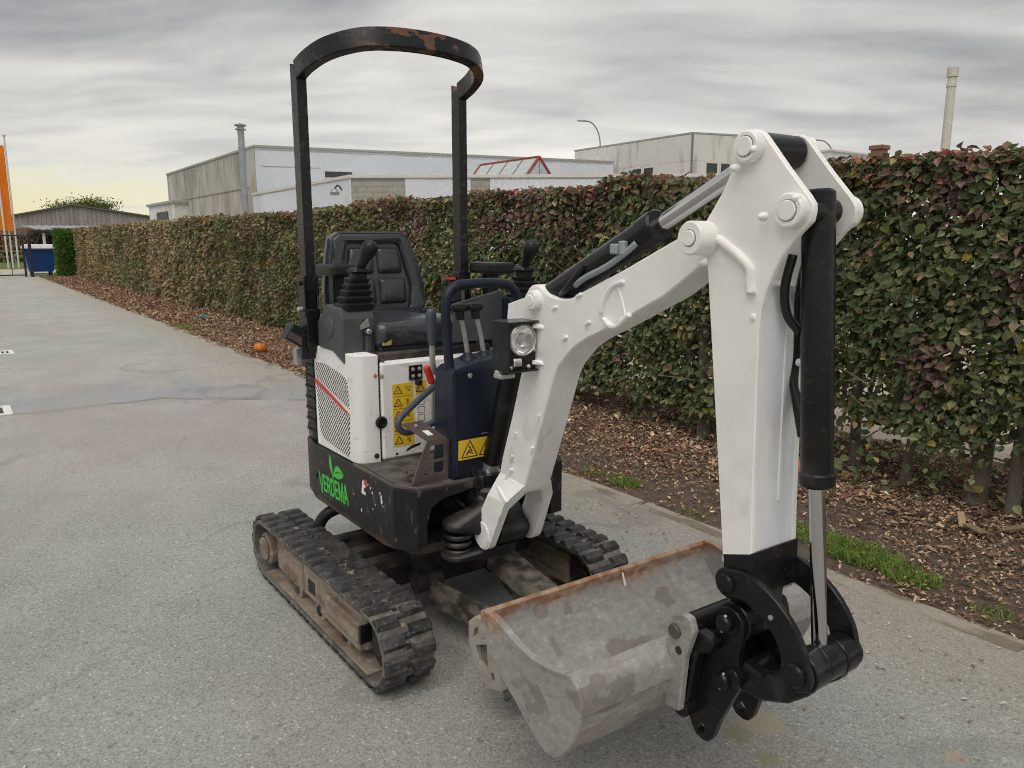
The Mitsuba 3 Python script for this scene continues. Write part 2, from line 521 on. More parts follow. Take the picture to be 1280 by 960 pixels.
def f_edge(p, n, uv):
    g = fbm(p.x * 8, p.y * 8, p.z * 8, 4)
    h = fbm(p.x * 70, p.y * 70, p.z * 70, 3)
    c = mix((0.23, 0.208, 0.172), (0.33, 0.305, 0.262), g)
    c = mix(c, (0.15, 0.125, 0.095), smoothstep(0.46, 0.64, fbm(p.x * 12, p.y * 4, 2.0, 4)) * 0.85)
    return c * mix((0.75, 0.75, 0.75), (1.25, 1.25, 1.25), h)


mat('edging_concrete', proc(f_edge), 0.85, bump=lambda p, n, uv: fbm(p.x * 60, p.y * 60, p.z * 60, 4) * 0.006)


def f_soil(p, n, uv):
    g = fbm(p.x * 5, p.y * 5, 0.0, 4)
    h = fbm(p.x * 45, p.y * 45, 3.0, 4)
    c = mix((0.045, 0.034, 0.026), (0.125, 0.095, 0.072), g * 0.4 + h * 0.6)
    far = smoothstep(5.0, 12.0, p.y)
    a, b, r = voronoi(p.x * 26, p.y * 26)
    chips = mix((0.12, 0.075, 0.052), (0.34, 0.24, 0.165), r)
    return mix(c, chips, far * 0.85)


mat('soil_surface', proc(f_soil), 0.95, bump=lambda p, n, uv: fbm(p.x * 30, p.y * 30, 0.0, 4) * 0.02, eps=3e-3)
mat('yard_gravel', proc(lambda p, n, uv: mix((0.20, 0.175, 0.14), (0.36, 0.33, 0.28), fbm(p.x * 6, p.y * 6, 0.0, 5))), 0.95)
mat('meadow', proc(lambda p, n, uv: mix((0.05, 0.075, 0.022), (0.10, 0.13, 0.04), fbm(p.x * 0.6, p.y * 0.6, 0.0, 5))), 0.95)
VC = {'type': 'mesh_attribute', 'name': 'vertex_color'}
mat('chips_vc', VC, 0.85)
scene['leaf_vc'] = {'type': 'principledthin', 'base_color': VC, 'roughness': 0.34, 'spec_trans': 0.0, 'diff_trans': 0.6, 'eta': 1.55}
mat('bark', proc(lambda p, n, uv: mix((0.075, 0.065, 0.050), (0.20, 0.185, 0.145), fbm(p.x * 34, p.y * 34, p.z * 12, 4))), 0.9,
    bump=lambda p, n, uv: fbm(p.x * 60, p.y * 60, p.z * 20, 3) * 0.006)


# building materials
def f_conc(p, n, uv):
    g = fbm(p.x * 0.7, p.y * 0.7, p.z * 0.35, 5)
    s = fbm(p.x * 5, p.y * 5, p.z * 0.5, 4)
    c = mix((0.30, 0.288, 0.262), (0.44, 0.425, 0.39), smoothstep(0.3, 0.7, g))
    c = mix(c, (0.19, 0.178, 0.16), smoothstep(0.5, 0.72, s) * 0.55)
    return c


mat('grey_render', proc(f_conc), 0.9)
mat('white_render', proc(lambda p, n, uv: mix((0.59, 0.63, 0.69), (0.67, 0.71, 0.77), fbm(p.x * 0.8, p.y * 0.8, p.z * 0.5, 5))), 0.85)
mat('block_grey', proc(lambda p, n, uv: mix((0.29, 0.28, 0.25), (0.40, 0.385, 0.35), fbm(p.x * 2.3, p.y * 2.3, p.z * 2.3, 4))), 0.9)
mat('joint_grey', (0.21, 0.205, 0.19), 0.9)


def f_pale(p, n, uv):
    g = fbm(p.x * 0.6, p.y * 0.6, p.z * 0.3, 5)
    s = fbm(p.x * 3, p.y * 3, p.z * 0.35, 4)
    c = mix((0.58, 0.575, 0.555), (0.70, 0.695, 0.675), g)
    return mix(c, (0.29, 0.275, 0.25), smoothstep(0.52, 0.72, s) * 0.5)


mat('pale_concrete', proc(f_pale), 0.9)
mat('trim_white', (0.62, 0.61, 0.58), 0.6)
mat('trim_grey', (0.34, 0.34, 0.33), 0.6)
mat('window_dark', (0.045, 0.05, 0.055), 0.5)
mat('red_frame', (0.28, 0.045, 0.04), 0.5)
mat('skylight_pane', (0.42, 0.50, 0.50), 0.12)
mat('galvanised', proc(lambda p, n, uv: mix((0.27, 0.31, 0.34), (0.40, 0.44, 0.47), fbm(p.x * 6, p.y * 6, p.z * 3, 4))), 0.45, metallic=0.5)
mat('stack_cream', proc(lambda p, n, uv: mix((0.55, 0.53, 0.47), (0.64, 0.62, 0.56), fbm(p.x * 3, p.y * 3, p.z, 4))), 0.7)
mat('pole_white', (0.66, 0.66, 0.64), 0.5)
mat('barn_board', proc(lambda p, n, uv: mix((0.22, 0.20, 0.195), (0.44, 0.41, 0.395), fbm(p.x * 2.5, p.y * 2.5, p.z * 0.25, 4))), 0.9)
mat('barn_roof', (0.14, 0.13, 0.125), 0.8)
mat('brick_red', proc(lambda p, n, uv: mix((0.17, 0.085, 0.06), (0.27, 0.16, 0.115), fbm(p.x * 2, p.y * 2, p.z * 4, 4))), 0.9)
mat('roof_sheet', proc(lambda p, n, uv: mix((0.17, 0.18, 0.20), (0.25, 0.26, 0.285), fbm(p.x * 1.5, p.y * 1.5, p.z, 3))), 0.95, spec=0.1)
mat('black_metal', (0.02, 0.02, 0.022), 0.45)
mat('bin_blue', (0.014, 0.065, 0.26), 0.4)
mat('bin_lid', (0.52, 0.53, 0.54), 0.5)
mat('orange_cloth', proc(lambda p, n, uv: mix((0.70, 0.17, 0.008), (0.82, 0.23, 0.015), noise(p.x * 3, p.y * 3, p.z * 1.2))), 0.85)
mat('pale_print', (0.80, 0.50, 0.28), 0.8)
mat('wood_rail', (0.17, 0.125, 0.08), 0.9)
mat('orange_skin', proc(lambda p, n, uv: mix((0.40, 0.10, 0.015), (0.62, 0.20, 0.03), fbm(p.x * 30, p.y * 30, p.z * 30, 3))), 0.5)
mat('blue_scrap', (0.02, 0.22, 0.34), 0.5)
mat('terracotta', (0.42, 0.12, 0.06), 0.7)
mat('cover_plate', proc(lambda p, n, uv: mix((0.50, 0.49, 0.46), (0.66, 0.65, 0.62), fbm(p.x * 12, p.y * 12, 0.0, 3))), 0.8)

# ------------------------------------------------------------------ setting: ground
E = 700.0


def sheet(x0, x1, y0, y1, z, nx=1, ny=1):
    xs, ys = np.linspace(x0, x1, nx + 1), np.linspace(y0, y1, ny + 1)
    X, Y = np.meshgrid(xs, ys)
    v = np.c_[X.ravel(), Y.ravel(), np.full(X.size, z)]
    f = []
    for j in range(ny):
        for i in range(nx):
            a = j * (nx + 1) + i
            f += [(a, a + 1, a + nx + 2), (a, a + nx + 2, a + nx + 1)]
    return trimesh.Trimesh(v, f, process=False)


struct('ground', sheet(-E, E, -E, E, -0.03), 'meadow')
struct('drive', sheet(-16, 3.09, -8, 43.0, 0.0), 'asphalt_surface')
# planting bed: gently humped soil
bed = sheet(3.12, 5.6, -4, 38.2, 0.0, 24, 320)
v = bed.vertices
v[:, 2] = 0.006 + 0.05 * meshkit.fbm(np.c_[v[:, 0] * 1.6, v[:, 1] * 1.6, v[:, 0] * 0], 4, seed=3) * np.clip((v[:, 0] - 3.17) / 0.5, 0, 1) - 0.012
bed.vertices = v
struct('planting_bed', bed, 'soil_surface', smooth=True)
struct('yard', sheet(5.6, 60, -10, 60, -0.012), 'yard_gravel')
# concrete edging, one block per metre
edge_key = 'edging'
scene_edge = []
y = -3.0
i = 0
for k in range(42):
    L = 0.98
    w0, w1 = 3.047 + rng.normal(0, .004), 3.165 + rng.normal(0, .006)
    h = 0.0055 + rng.normal(0, .0015)
    m = box(w0, w1, y + 0.012, y + L, -0.02, h, 0.006)
    m = m.subdivide().subdivide()
    vv = m.vertices
    vv[:, 2] += np.where(vv[:, 2] > 0.0, (meshkit.fbm(vv * 14, 3, seed=5) - 0.5) * 0.02, 0)
    vv[:, 0] += (meshkit.fbm(vv * 11 + 4, 3, seed=6) - 0.5) * 0.022
    m.vertices = vv
    part('edging', 'kerb_block', m, 'edging_concrete', 50)
    y += 1.0
labels['edging'] = {'kind': 'structure', 'label': 'worn concrete edging between the drive and the planting bed'}


# ------------------------------------------------------------------ leaves, chips, grass
def leaf_mesh(pos, size, nrm, axis, col, detail=2, width=0.62):
    """many leaves as one (v, f, colour): each folded along its midrib"""
    n = len(pos)
    axis = axis - (axis * nrm).sum(1, keepdims=True) * nrm
    axis /= np.linalg.norm(axis, axis=1, keepdims=True) + 1e-9
    side = np.cross(nrm, axis)
    if detail == 2:
        P = np.array([(0, 0, 0), (-.42, .28, .16), (-.46, .60, .14), (0, 1.0, -.10), (.46, .60, .14), (.42, .28, .16), (0, .5, 0)])
        Fq = np.array([(6, 0, 5), (6, 5, 4), (6, 4, 3), (6, 3, 2), (6, 2, 1), (6, 1, 0)])
    else:
        P = np.array([(0, 0, 0), (-.45, .5, .14), (0, 1.0, 0), (.45, .5, .14)])
        Fq = np.array([(0, 3, 2), (0, 2, 1)])
    L = size[:, None, None]
    V = pos[:, None] + L * (P[None, :, :1] * width * side[:, None] + P[None, :, 1:2] * axis[:, None] + P[None, :, 2:] * nrm[:, None])
    F = (Fq[None] + (np.arange(n) * len(P))[:, None, None]).reshape(-1, 3)
    return V.reshape(-1, 3), F, np.repeat(col, len(P), 0)


def unit(v):
    return v / (np.linalg.norm(v, axis=1, keepdims=True) + 1e-9)


HX0, HX1, HTOP = 4.42, 5.12, 1.95


def hedge_leaves(n, y0, y1, smin, smax, detail, seed):
    r = np.random.default_rng(seed)
    where = r.random(n)
    y = r.uniform(y0, y1, n)
    z = HTOP * r.random(n)
    x = HX0 + np.abs(r.normal(0, 0.09, n))
    top = where < 0.15
    x[top] = r.uniform(HX0, HX1, top.sum())
    z[top] = HTOP - np.abs(r.normal(0, 0.05, top.sum()))
    inner = where > 0.66
    x[inner] = r.uniform(HX0 + 0.1, HX1, inner.sum())
    x += (meshkit.fbm(np.c_[y * 1.5, z * 1.7, y * 0], 3, seed=2) - 0.5) * 0.30
    z += np.where(top, (meshkit.fbm(np.c_[y * 1.3, x * 2, y * 0 + 7], 3, seed=8) - 0.5) * 0.18, 0)
    spr = top & (r.random(n) < 0.03)
    z[spr] += r.uniform(.01, .03, spr.sum())
    low = meshkit.fbm(np.c_[y * 1.1, x * 1.5, y * 0 + 2], 3, seed=11)
    near = np.clip((9 - y) / 6, 0, 1)
    keep = (z > 0.06 + near * ((0.50 + 0.10 * np.clip((3.4 - y) / 1.0, 0, 1)) * low + 0.05)) | (r.random(n) < 0.10)
    gap = meshkit.fbm(np.c_[y * 3.2, z * 3.2, y * 0 + 3], 3, seed=21)
    bare = np.clip((1.25 - z) / 0.6, 0, 1) * near * (1 + 0.25 * np.clip((3.6 - y) / 1.0, 0, 1))
    keep &= ~((gap > 0.70 - 0.17 * bare) & (r.random(n) < 0.85) & ~top)
    x, y, z, top = x[keep], y[keep], z[keep], top[keep]
    n = len(x)
    out = np.c_[-0.7 + r.normal(0, .35, n), r.normal(0, .6, n), 0.7 + r.normal(0, .5, n)]
    out[top] = np.c_[r.normal(-.2, .6, top.sum()), r.normal(0, .6, top.sum()), np.ones(top.sum())]
    nrm = unit(out)
    ax = unit(np.c_[r.normal(-0.4, .6, n), r.normal(0, .8, n), r.normal(-0.35, .5, n)])
    ax[top, 2] = np.abs(ax[top, 2])
    size = r.uniform(smin, smax, n) * np.where(r.random(n) > .75, .7, 1)
    green = np.array([0.100, 0.130, 0.066])
    olive = np.array([0.165, 0.180, 0.092])
    purple = np.array([0.190, 0.130, 0.115])
    bronze = np.array([0.285, 0.225, 0.135])
    red = np.array([0.36, 0.145, 0.105])
    patch2 = meshkit.fbm(np.c_[y * 2.4, z * 2.4, y * 0 + 1], 3, seed=41)
    band = meshkit.fbm(np.c_[y * 0.45, z * 0.5, y * 0 + 5], 3, seed=31)
    t = r.random(n)
    far = np.clip((y - 6) / 16, 0, 1)
    col = np.where((t < 0.55)[:, None], green, olive)
    col = np.where(((patch2 + 0.3 * t) > 0.84)[:, None], purple, col)
    col = np.where((r.random(n) < 0.08 + 0.55 * far + 0.9 * far * (band - 0.5))[:, None], bronze, col)
    tp = np.clip((z - 1.74) / 0.22, 0, 1) * np.clip((14 - y) / 8, 0.35, 1)
    t3 = r.random(n)
    col = np.where((t3 < 0.30 * tp)[:, None], purple * 1.15, col)
    col = np.where(((t3 > 0.5) & (t3 < 0.5 + 0.13 * tp))[:, None], red, col)
    col = np.where((r.random(n) < 0.025)[:, None], np.array([0.26, 0.20, 0.05]), col)
    col = col * r.uniform(0.7, 1.7, n)[:, None] * (1.08 + 0.20 * far[:, None])
    return leaf_mesh(np.c_[x, y, z], size, nrm, ax, np.clip(col, 0, 1), detail, 0.68)


def vc_mesh(groups):
    V, F, C, o = [], [], [], 0
    for v_, f_, c_ in groups:
        V.append(v_)
        F.append(f_ + o)
        C.append(c_)
        o += len(v_)
    return (np.vstack(V), np.vstack(F)), np.vstack(C)


lv, lc = vc_mesh([hedge_leaves(105000, -0.3, 6.5, 0.036, 0.074, 2, 1), hedge_leaves(95000, 6.5, 16, 0.05, 0.085, 1, 2), hedge_leaves(85000, 16, 37.3, 0.08, 0.125, 1, 3)])
part('beech_hedge', 'foliage', lv, 'leaf_vc', False, kind='stuff', color=lc)
tag('beech_hedge', 'long clipped copper beech hedge with green, bronze and purple leaves beside the drive', 'hedge')


def trunk_mesh(x, y, h, r0, r1, seed, lean=0.1):
    r = np.random.default_rng(seed)
    pts = [(x, y, -0.05)]
    dx, dy = r.normal(0, lean, 2)
    for t in (0.25, 0.5, 0.75, 1.0):
        pts.append((x + dx * t + r.normal(0, .012), y + dy * t + r.normal(0, .012), h * t))
    p = spline(pts, 6)
    m = []
    k = 9
    V, F = [], []
    for i, q in enumerate(p):
        t = i / (len(p) - 1)
        rad = r0 + (r1 - r0) * t + 0.35 * r0 * math.exp(-t * 14)
        a = np.arange(k) * 2 * PI / k
        V.append(np.c_[q[0] + np.cos(a) * rad * (1 + .1 * np.sin(3 * a + seed)), q[1] + np.sin(a) * rad, np.full(k, q[2])])
        if i:
            for j in range(k):
                a0, b0 = (i - 1) * k + j, (i - 1) * k + (j + 1) % k
                F += [(a0, b0, b0 + k), (a0, b0 + k, a0 + k)]
    return trimesh.Trimesh(np.vstack(V), F, process=False)


TR = [(4.58, 1.84, .055), (4.55, 1.62, .035), (4.70, 2.62, .035), (4.60, 2.25, .028), (4.56, 3.77, .045), (4.62, 3.45, .03), (4.62, 3.1, .03), (4.66, 4.4, .035), (4.74, 5.24, .045), (4.65, 4.85, .028), (4.7, 5.9, .04), (4.62, 6.6, .04),
      (4.66, 1.25, .04), (4.6, .8, .045), (4.64, 7.5, .04), (4.7, 8.3, .04), (4.66, 2.95, .025)]
for i, (x, y, r) in enumerate(TR):
    part('beech_hedge', 'trunk', trunk_mesh(x, y, 1.7, r, r * 0.5, 50 + i), 'bark', True)
r = np.random.default_rng(77)
tw = []
for i in range(260):
    x, y, z = r.uniform(4.5, 4.9), r.uniform(-0.3, 8.0), r.uniform(.25, 1.25)
    d = np.array([r.normal(-.3, .5), r.normal(0, 1), r.normal(.5, .4)])
    d /= np.linalg.norm(d)
    L = r.uniform(.25, .6)
    p = np.array([x, y, z])
    tw.append(tube([p, p + d * L * .5 + r.normal(0, .02, 3), p + d * L], r.uniform(.003, .006), 5, 3))
part('beech_hedge', 'twigs', cat(*tw), 'bark', True, kind='stuff')

# the leaves nearest the camera, each one its own
r = np.random.default_rng(101)
LV = []
for c in ((.105, .135, .068), (.15, .165, .085), (.085, .11, .055), (.175, .12, .105), (.25, .20, .12), (.13, .15, .06)):
    for w_ in (.62, .74):
        v_, f_, c_ = leaf_mesh(np.zeros((1, 3)), np.ones(1), np.array([[0, 0, 1.0]]), np.array([[0, 1.0, 0]]), np.array([c]), 2, w_)
        LV.append(mikit.ply((v_, f_), 'leaf_vc', False, color=c_))
for i in range(290):
    y_, z_ = r.uniform(1.35, 2.9), r.uniform(.75, 1.9)
    x_ = HX0 - .03 + abs(r.normal(0, .05)) + (float(meshkit.fbm(np.array([[y_ * 1.5, z_ * 1.7, 0]]), 3, seed=2)[0]) - .5) * .30
    nv = np.array([-.7 + r.normal(0, .3), r.normal(0, .5), .7 + r.normal(0, .4)])
    nv /= np.linalg.norm(nv)
    av = np.array([r.normal(-.4, .5), r.normal(0, .8), r.normal(-.35, .5)])
    av -= (av @ nv) * nv
    av /= np.linalg.norm(av)
    M = np.eye(4)
    sc_ = r.uniform(.055, .080)
    M[:3, 0], M[:3, 1], M[:3, 2], M[:3, 3] = np.cross(av, nv) * sc_, av * sc_, nv * sc_, (x_, y_, z_)
    part('beech_hedge', 'leaf', dict(LV[int(r.choice(12, p=np.array([5, 5, 3, 3, 4, 4, 1.5, 1.5, .5, .5, 2, 2]) / 32))]), None, to_world=T(M))

# green bush at the far end of the hedge
r = np.random.default_rng(5)
n = 9000
pos = np.c_[r.uniform(3.7, 4.9, n), r.uniform(37.2, 38.2, n), r.uniform(0.05, 2.0, n)]
col = np.array([0.085, 0.16, 0.035]) * r.uniform(.6, 1.5, n)[:, None]
g = leaf_mesh(pos, r.uniform(.06, .11, n), unit(np.c_[r.normal(-.5, .6, n), r.normal(-.6, .6, n), r.normal(.4, .5, n)]), unit(r.normal(0, 1, (n, 3))), col, 1)
part('green_shrub', 'foliage', (g[0], g[1]), 'leaf_vc', False, kind='stuff', color=g[2])
part('green_shrub', 'trunk', trunk_mesh(4.1, 37.9, 1.5, .05, .03, 3), 'bark', True)
tag('green_shrub', 'bright green clipped shrub at the far end of the hedge beside the blue bin', 'shrub')


# litter of wood chips and dead leaves on the bed
def chips(n, x0, x1, y0, y1, smin, smax, seed, lift=0.03):
    r = np.random.default_rng(seed)
    x = r.uniform(x0, x1, n)
    y = r.uniform(y0, y1, n)
    dens = meshkit.fbm(np.c_[x * 1.4, y * 1.4, x * 0], 3, seed=12) * 0.9 + np.clip((x - 3.3) / 1.1, 0, 1) * 0.45 + np.clip((y - 4) / 3, 0, 1) * 0.5
    k = r.random(n) < np.clip((dens - 0.27) * 1.9, 0.08, 1)
    x, y = x[k], y[k]
    n = len(x)
    z = 0.012 + 0.05 * meshkit.fbm(np.c_[x * 1.6, y * 1.6, x * 0], 4, seed=3) * np.clip((x - 3.17) / .5, 0, 1) - 0.012 + np.abs(r.normal(0, lift * .4, n))
    nrm = unit(np.c_[r.normal(0, .45, n), r.normal(0, .45, n), np.ones(n)])
    ax = unit(np.c_[r.normal(0, 1, n), r.normal(0, 1, n), r.normal(0, .2, n)])
    pal = np.array([(.30, .20, .125), (.20, .125, .08), (.42, .31, .20), (.10, .055, .04), (.17, .065, .05), (.27, .16, .10), (.50, .40, .28), (.06, .035, .03)])
    w = np.array([.22, .15, .17, .12, .10, .11, .08, .05])
    col = pal[r.choice(len(pal), n, p=w / w.sum())] * r.uniform(.6, 1.6, n)[:, None]
    return leaf_mesh(np.c_[x, y, z], r.uniform(smin, smax, n), nrm, ax, col, 1, 0.5)


cv, cc = vc_mesh([chips(70000, 3.14, 5.5, -0.6, 5.5, .008, .036, 1), chips(3500, 3.7, 5.4, -0.6, 5.0, .04, .085, 4), chips(34000, 3.1, 5.0, 5.5, 15, .025, .065, 2), chips(26000, 3.1, 4.8, 15, 38, .04, .09, 3)])
struct('leaf_litter', cv, 'chips_vc', False, kind='stuff', label='brown wood chips and dead leaves covering the bed', color=cc)
# sparse crumbs on the asphalt
r = np.random.default_rng(19)
n = 900
x = 3.05 - np.abs(r.normal(0, .55, n))
y = r.uniform(.2, 14, n)
pal = np.array([(.42, .32, .2), (.25, .17, .1), (.5, .46, .38), (.32, .2, .1)])
g = leaf_mesh(np.c_[x, y, np.full(n, .006)], r.uniform(.008, .03, n), unit(np.c_[r.normal(0, .2, n), r.normal(0, .2, n), np.ones(n)]), unit(np.c_[r.normal(0, 1, (n, 2)), np.zeros(n)]), pal[r.choice(4, n)], 1, .5)
n = 260
g2 = leaf_mesh(np.c_[r.uniform(-2.5, 3, n), r.uniform(.8, 9, n), np.full(n, .006)], r.uniform(.006, .014, n), unit(np.c_[r.normal(0, .3, n), r.normal(0, .3, n), np.ones(n)]), unit(np.c_[r.normal(0, 1, (n, 2)), np.zeros(n)]), np.tile([(.55, .52, .45)], (n, 1)), 1, .8)
gv, gc = vc_mesh([g, g2])
struct('drive_crumbs', gv, 'chips_vc', False, kind='stuff', label='scattered pale crumbs and leaf bits on the drive', color=gc)


def tuft(cx, cy, rx, ry, n, hmin, hmax, seed):
    r = np.random.default_rng(seed)
    a, q = r.uniform(0, 2 * PI, n), np.sqrt(r.random(n))
    x, y = cx + rx * q * np.cos(a), cy + ry * q * np.sin(a)
    h = r.uniform(hmin, hmax, n)
    base = np.c_[x, y, np.full(n, 0.0)]
    d = unit(np.c_[r.normal(0, .5, n), r.normal(0, .5, n), np.ones(n)])
    s = unit(np.cross(d, unit(r.normal(0, 1, (n, 3)))))
    w = r.uniform(.0018, .0032, n)[:, None]
    mid = base + d * h[:, None] * .6
    tip = base + d * h[:, None] + np.c_[r.normal(0, .25, (n, 2)) * h[:, None], -h * .05]
    V = np.stack([base - s * w, base + s * w, mid + s * w * .8, mid - s * w * .8, tip], 1).reshape(-1, 3)
    F = (np.array([(0, 1, 2), (0, 2, 3), (3, 2, 4)])[None] + (np.arange(n) * 5)[:, None, None]).reshape(-1, 3)
    col = np.array([.21, .30, .075]) * r.uniform(.6, 1.4, n)[:, None]
    return V, F, np.repeat(col, 5, 0)


gg = [tuft(3.43, 2.15, .10, .22, 700, .03, .07, 1), tuft(3.40, 1.85, .12, .22, 1200, .03, .085, 2), tuft(3.36, 1.58, .09, .14, 600, .03, .07, 3), tuft(3.3, 3.34, .08, .13, 450, .02, .05, 4),
      tuft(3.28, 3.6, .05, .1, 120, .02, .05, 5), tuft(3.3, 1.2, .06, .1, 100, .02, .05, 6), tuft(3.36, .95, .05, .08, 120, .03, .06, 7), tuft(3.25, 14.2, .12, .5, 500, .03, .08, 8), tuft(3.2, 2.7, .05, .1, 60, .02, .04, 9)]
gv, gc = vc_mesh(gg)
struct('grass_tufts', gv, 'leaf_vc', False, kind='stuff', label='short green grass tufts at the foot of the bed behind the edging', color=gc)

# bark pieces and scraps on the bed
for i, (x, y, L, w, a, lab) in enumerate([(4.18, 1.72, .16, .035, .5, 'pale split wood sliver lying on the litter below the hedge'), (4.28, 1.50, .13, .03, -.7, 'grey brown wood sliver nearest the right edge of the bed'), (4.10, 1.62, .10, .06, 1.4, 'broad piece of brown bark beside the pale wood sliver')]):
    m = box(-L / 2, L / 2, -w / 2, w / 2, 0, .012, .003)
    m.apply_transform(trimesh.transformations.euler_matrix(.12, -.18, a))
    m.apply_translation((x, y, .05))
    k = part(None, 'wood_piece', m, 'wood_rail' if i else 'pale_wood', False)
    tag(k, lab, 'wood')
mat('pale_wood', (.36, .25, .14), .85)
m = lathe([(0, 0), (.055, .005), (.075, .03), (.08, .06), (.07, .10), (.04, .125), (.015, .118), (0, .11)], (3.30, 10.32, .02), (.1, .05, 1), 20)
a = np.arctan2(m.vertices[:, 1] - 10.32, m.vertices[:, 0] - 3.30)
c = np.array([3.30, 10.32, .08])
m.vertices = c + (m.vertices - c) * (1 + .07 * np.cos(7 * a))[:, None] * [1.05, 1.05, .95]
tag(part(None, 'pumpkin', m, 'orange_skin', 40), 'small ribbed orange pumpkin lying on the edging far down the drive', 'pumpkin')
m = cat(rbox(-.09, .09, -.05, .05, 0, .05, .02), rbox(.02, .12, -.02, .07, 0, .03, .012))
m.vertices += (meshkit.fbm(m.vertices * 25, 3) - .5)[:, None] * .03
m.apply_translation((3.93, 15.6, .03))
tag(part(None, 'plastic_scrap', m, 'blue_scrap', False), 'crumpled bright blue plastic scrap on the wood chips by the hedge', 'litter')
m = diff(lathe([(0, 0), (.05, 0), (.065, .09), (.07, .10), (0, .10)], (4.30, 2.78, .05), (.5, -.75, .3), 18), lathe([(0, 0), (.045, 0), (.058, .2), (0, .2)], np.array((4.30, 2.78, .05)) + .02 * np.array((.5, -.75, .3)), (.5, -.75, .3), 18))
tag(part(None, 'flower_pot', m, 'terracotta', 30), 'orange red pot lying on the litter behind the digging arm', 'flower pot')


# drain covers
def drain(cx, cy, s, rows, label):
    k = numbered('drain_cover')
    labels[k] = {'label': label, 'category': 'drain cover', 'group': 'drain covers in the drive'}
    P = sg.box(-s / 2, -s / 2, s / 2, s / 2)
    for i in range(rows):
        xx = -s * .32 + i * s * .64 / (rows - 1)
        P = P.difference(sg.box(xx - s * .03, -s * .33, xx + s * .03, s * .33).buffer(.004))
    part(k, 'plate', frame(prism(P, 0.0005, .009, .002), (cx, cy, 0), (1, 0, 0), (0, 1, 0), (0, 0, 1)), 'cover_plate', False)
    part(k, 'pit', plainbox(cx - s / 2 + .01, cx + s / 2 - .01, cy - s / 2 + .01, cy + s / 2 - .01, .0003, .0025), 'black_print', False)
    return k


drain(.40, 12.45, .42, 6, 'farther pale slotted drain cover at the left edge of the drive')
drain(.10, 8.12, .46, 6, 'nearer pale slotted drain cover at the left edge of the drive')

# ------------------------------------------------------------------ buildings
def wall(a, b, z0, z1, t=0.25):
    """upright slab from a to b (plan), thickness to the left-hand side"""
    a, b = np.array(a, float), np.array(b, float)
    d = b - a
    L = np.linalg.norm(d)
    d /= L
    n = np.array([-d[1], d[0]])
    return facing(plainbox(0, L, z0, z1, -t, 0), (a[0], a[1], 0), (d[0], d[1], 0), (0, 0, 1))


def on_wall(a, b, s0, s1, z0, z1, proud, depth=.05, bev=.004):
    """a plate on the outer face of wall a-b, from s0 to s1 metres along it"""
    a, b = np.array(a, float), np.array(b, float)
    d = (b - a) / np.linalg.norm(b - a)
    return facing(box(s0, s1, z0, z1, proud - depth, proud, bev), (a[0], a[1], 0), (d[0], d[1], 0), (0, 0, 1))


# facing() gives the outward normal as ex x ey = (dy, -dx): walls below are listed so that it points to the camera
A, B, C = (14.3, 64.5), (13.96, 42.6), (35.3, 37.5)
hall = 'factory_hall'
tag(hall, 'low flat roofed hall with a grey stained side wall and a pale blue white front', 'building')
part(hall, 'side_wall', wall(A, B, 0, 6.42), 'grey_render', False, label='grey streaked concrete side wall')
part(hall, 'front_wall', wall(B, C, 0, 6.42), 'white_render', False, label='pale blue white rendered front wall')
part(hall, 'end_wall', wall(C, (45, 60), 0, 6.42), 'white_render', False)
part(hall, 'roof', prism([A, B, C, (45, 60)], 6.25, 6.38, .02), 'trim_grey', False)
for (p, q) in ((A, B), (B, C)):
    L = math.dist(p, q)
    part(hall, 'coping', on_wall(p, q, -.05, L + .05, 6.42, 6.54, .06, .40), 'trim_grey', False)
L = math.dist(A, B)
part(hall, 'corner_pilaster', on_wall(A, B, L - 1.3, L, 0, 6.40, .035), 'grey_render', False)
part(hall, 'string_course', on_wall(A, B, .2, L - 1.35, 4.35, 4.42, .03), 'joint_grey', False)
L = math.dist(B, C)
part(hall, 'string_course', on_wall(B, C, .3, 3.4, 5.44, 5.475, .02), 'trim_grey', False)
w = part(hall, 'window', on_wall(B, C, 3.55, 5.25, 4.9, 5.36, .03), 'trim_white', False)
part(w, 'pane', on_wall(B, C, 3.65, 5.15, 4.97, 5.29, .04), 'window_dark', False)
# annex in front
A2, B2, C2 = (13.56, 42.1), (12.91, 28.4), (24.6, 19.2)
annex = 'annex'
tag(annex, 'single storey white annex with grey block bays, standing in front of the hall', 'building')
part(annex, 'side_wall', wall(A2, B2, 0, 3.88), 'white_render', False)
part(annex, 'front_wall', wall(B2, C2, 0, 3.88), 'white_render', False)
part(annex, 'roof', prism([A2, B2, C2, (30, 36), (20, 40.5)], 3.80, 3.87, .01), 'trim_grey', False)
for p, q in ((A2, B2), (B2, C2)):
    part(annex, 'coping', on_wall(p, q, -.04, math.dist(p, q), 3.88, 4.0, .05, .35), 'trim_white', False)
dxy = (np.array(C2) - B2) / math.dist(B2, C2)


def along(u):  # metres along the annex front
    return u


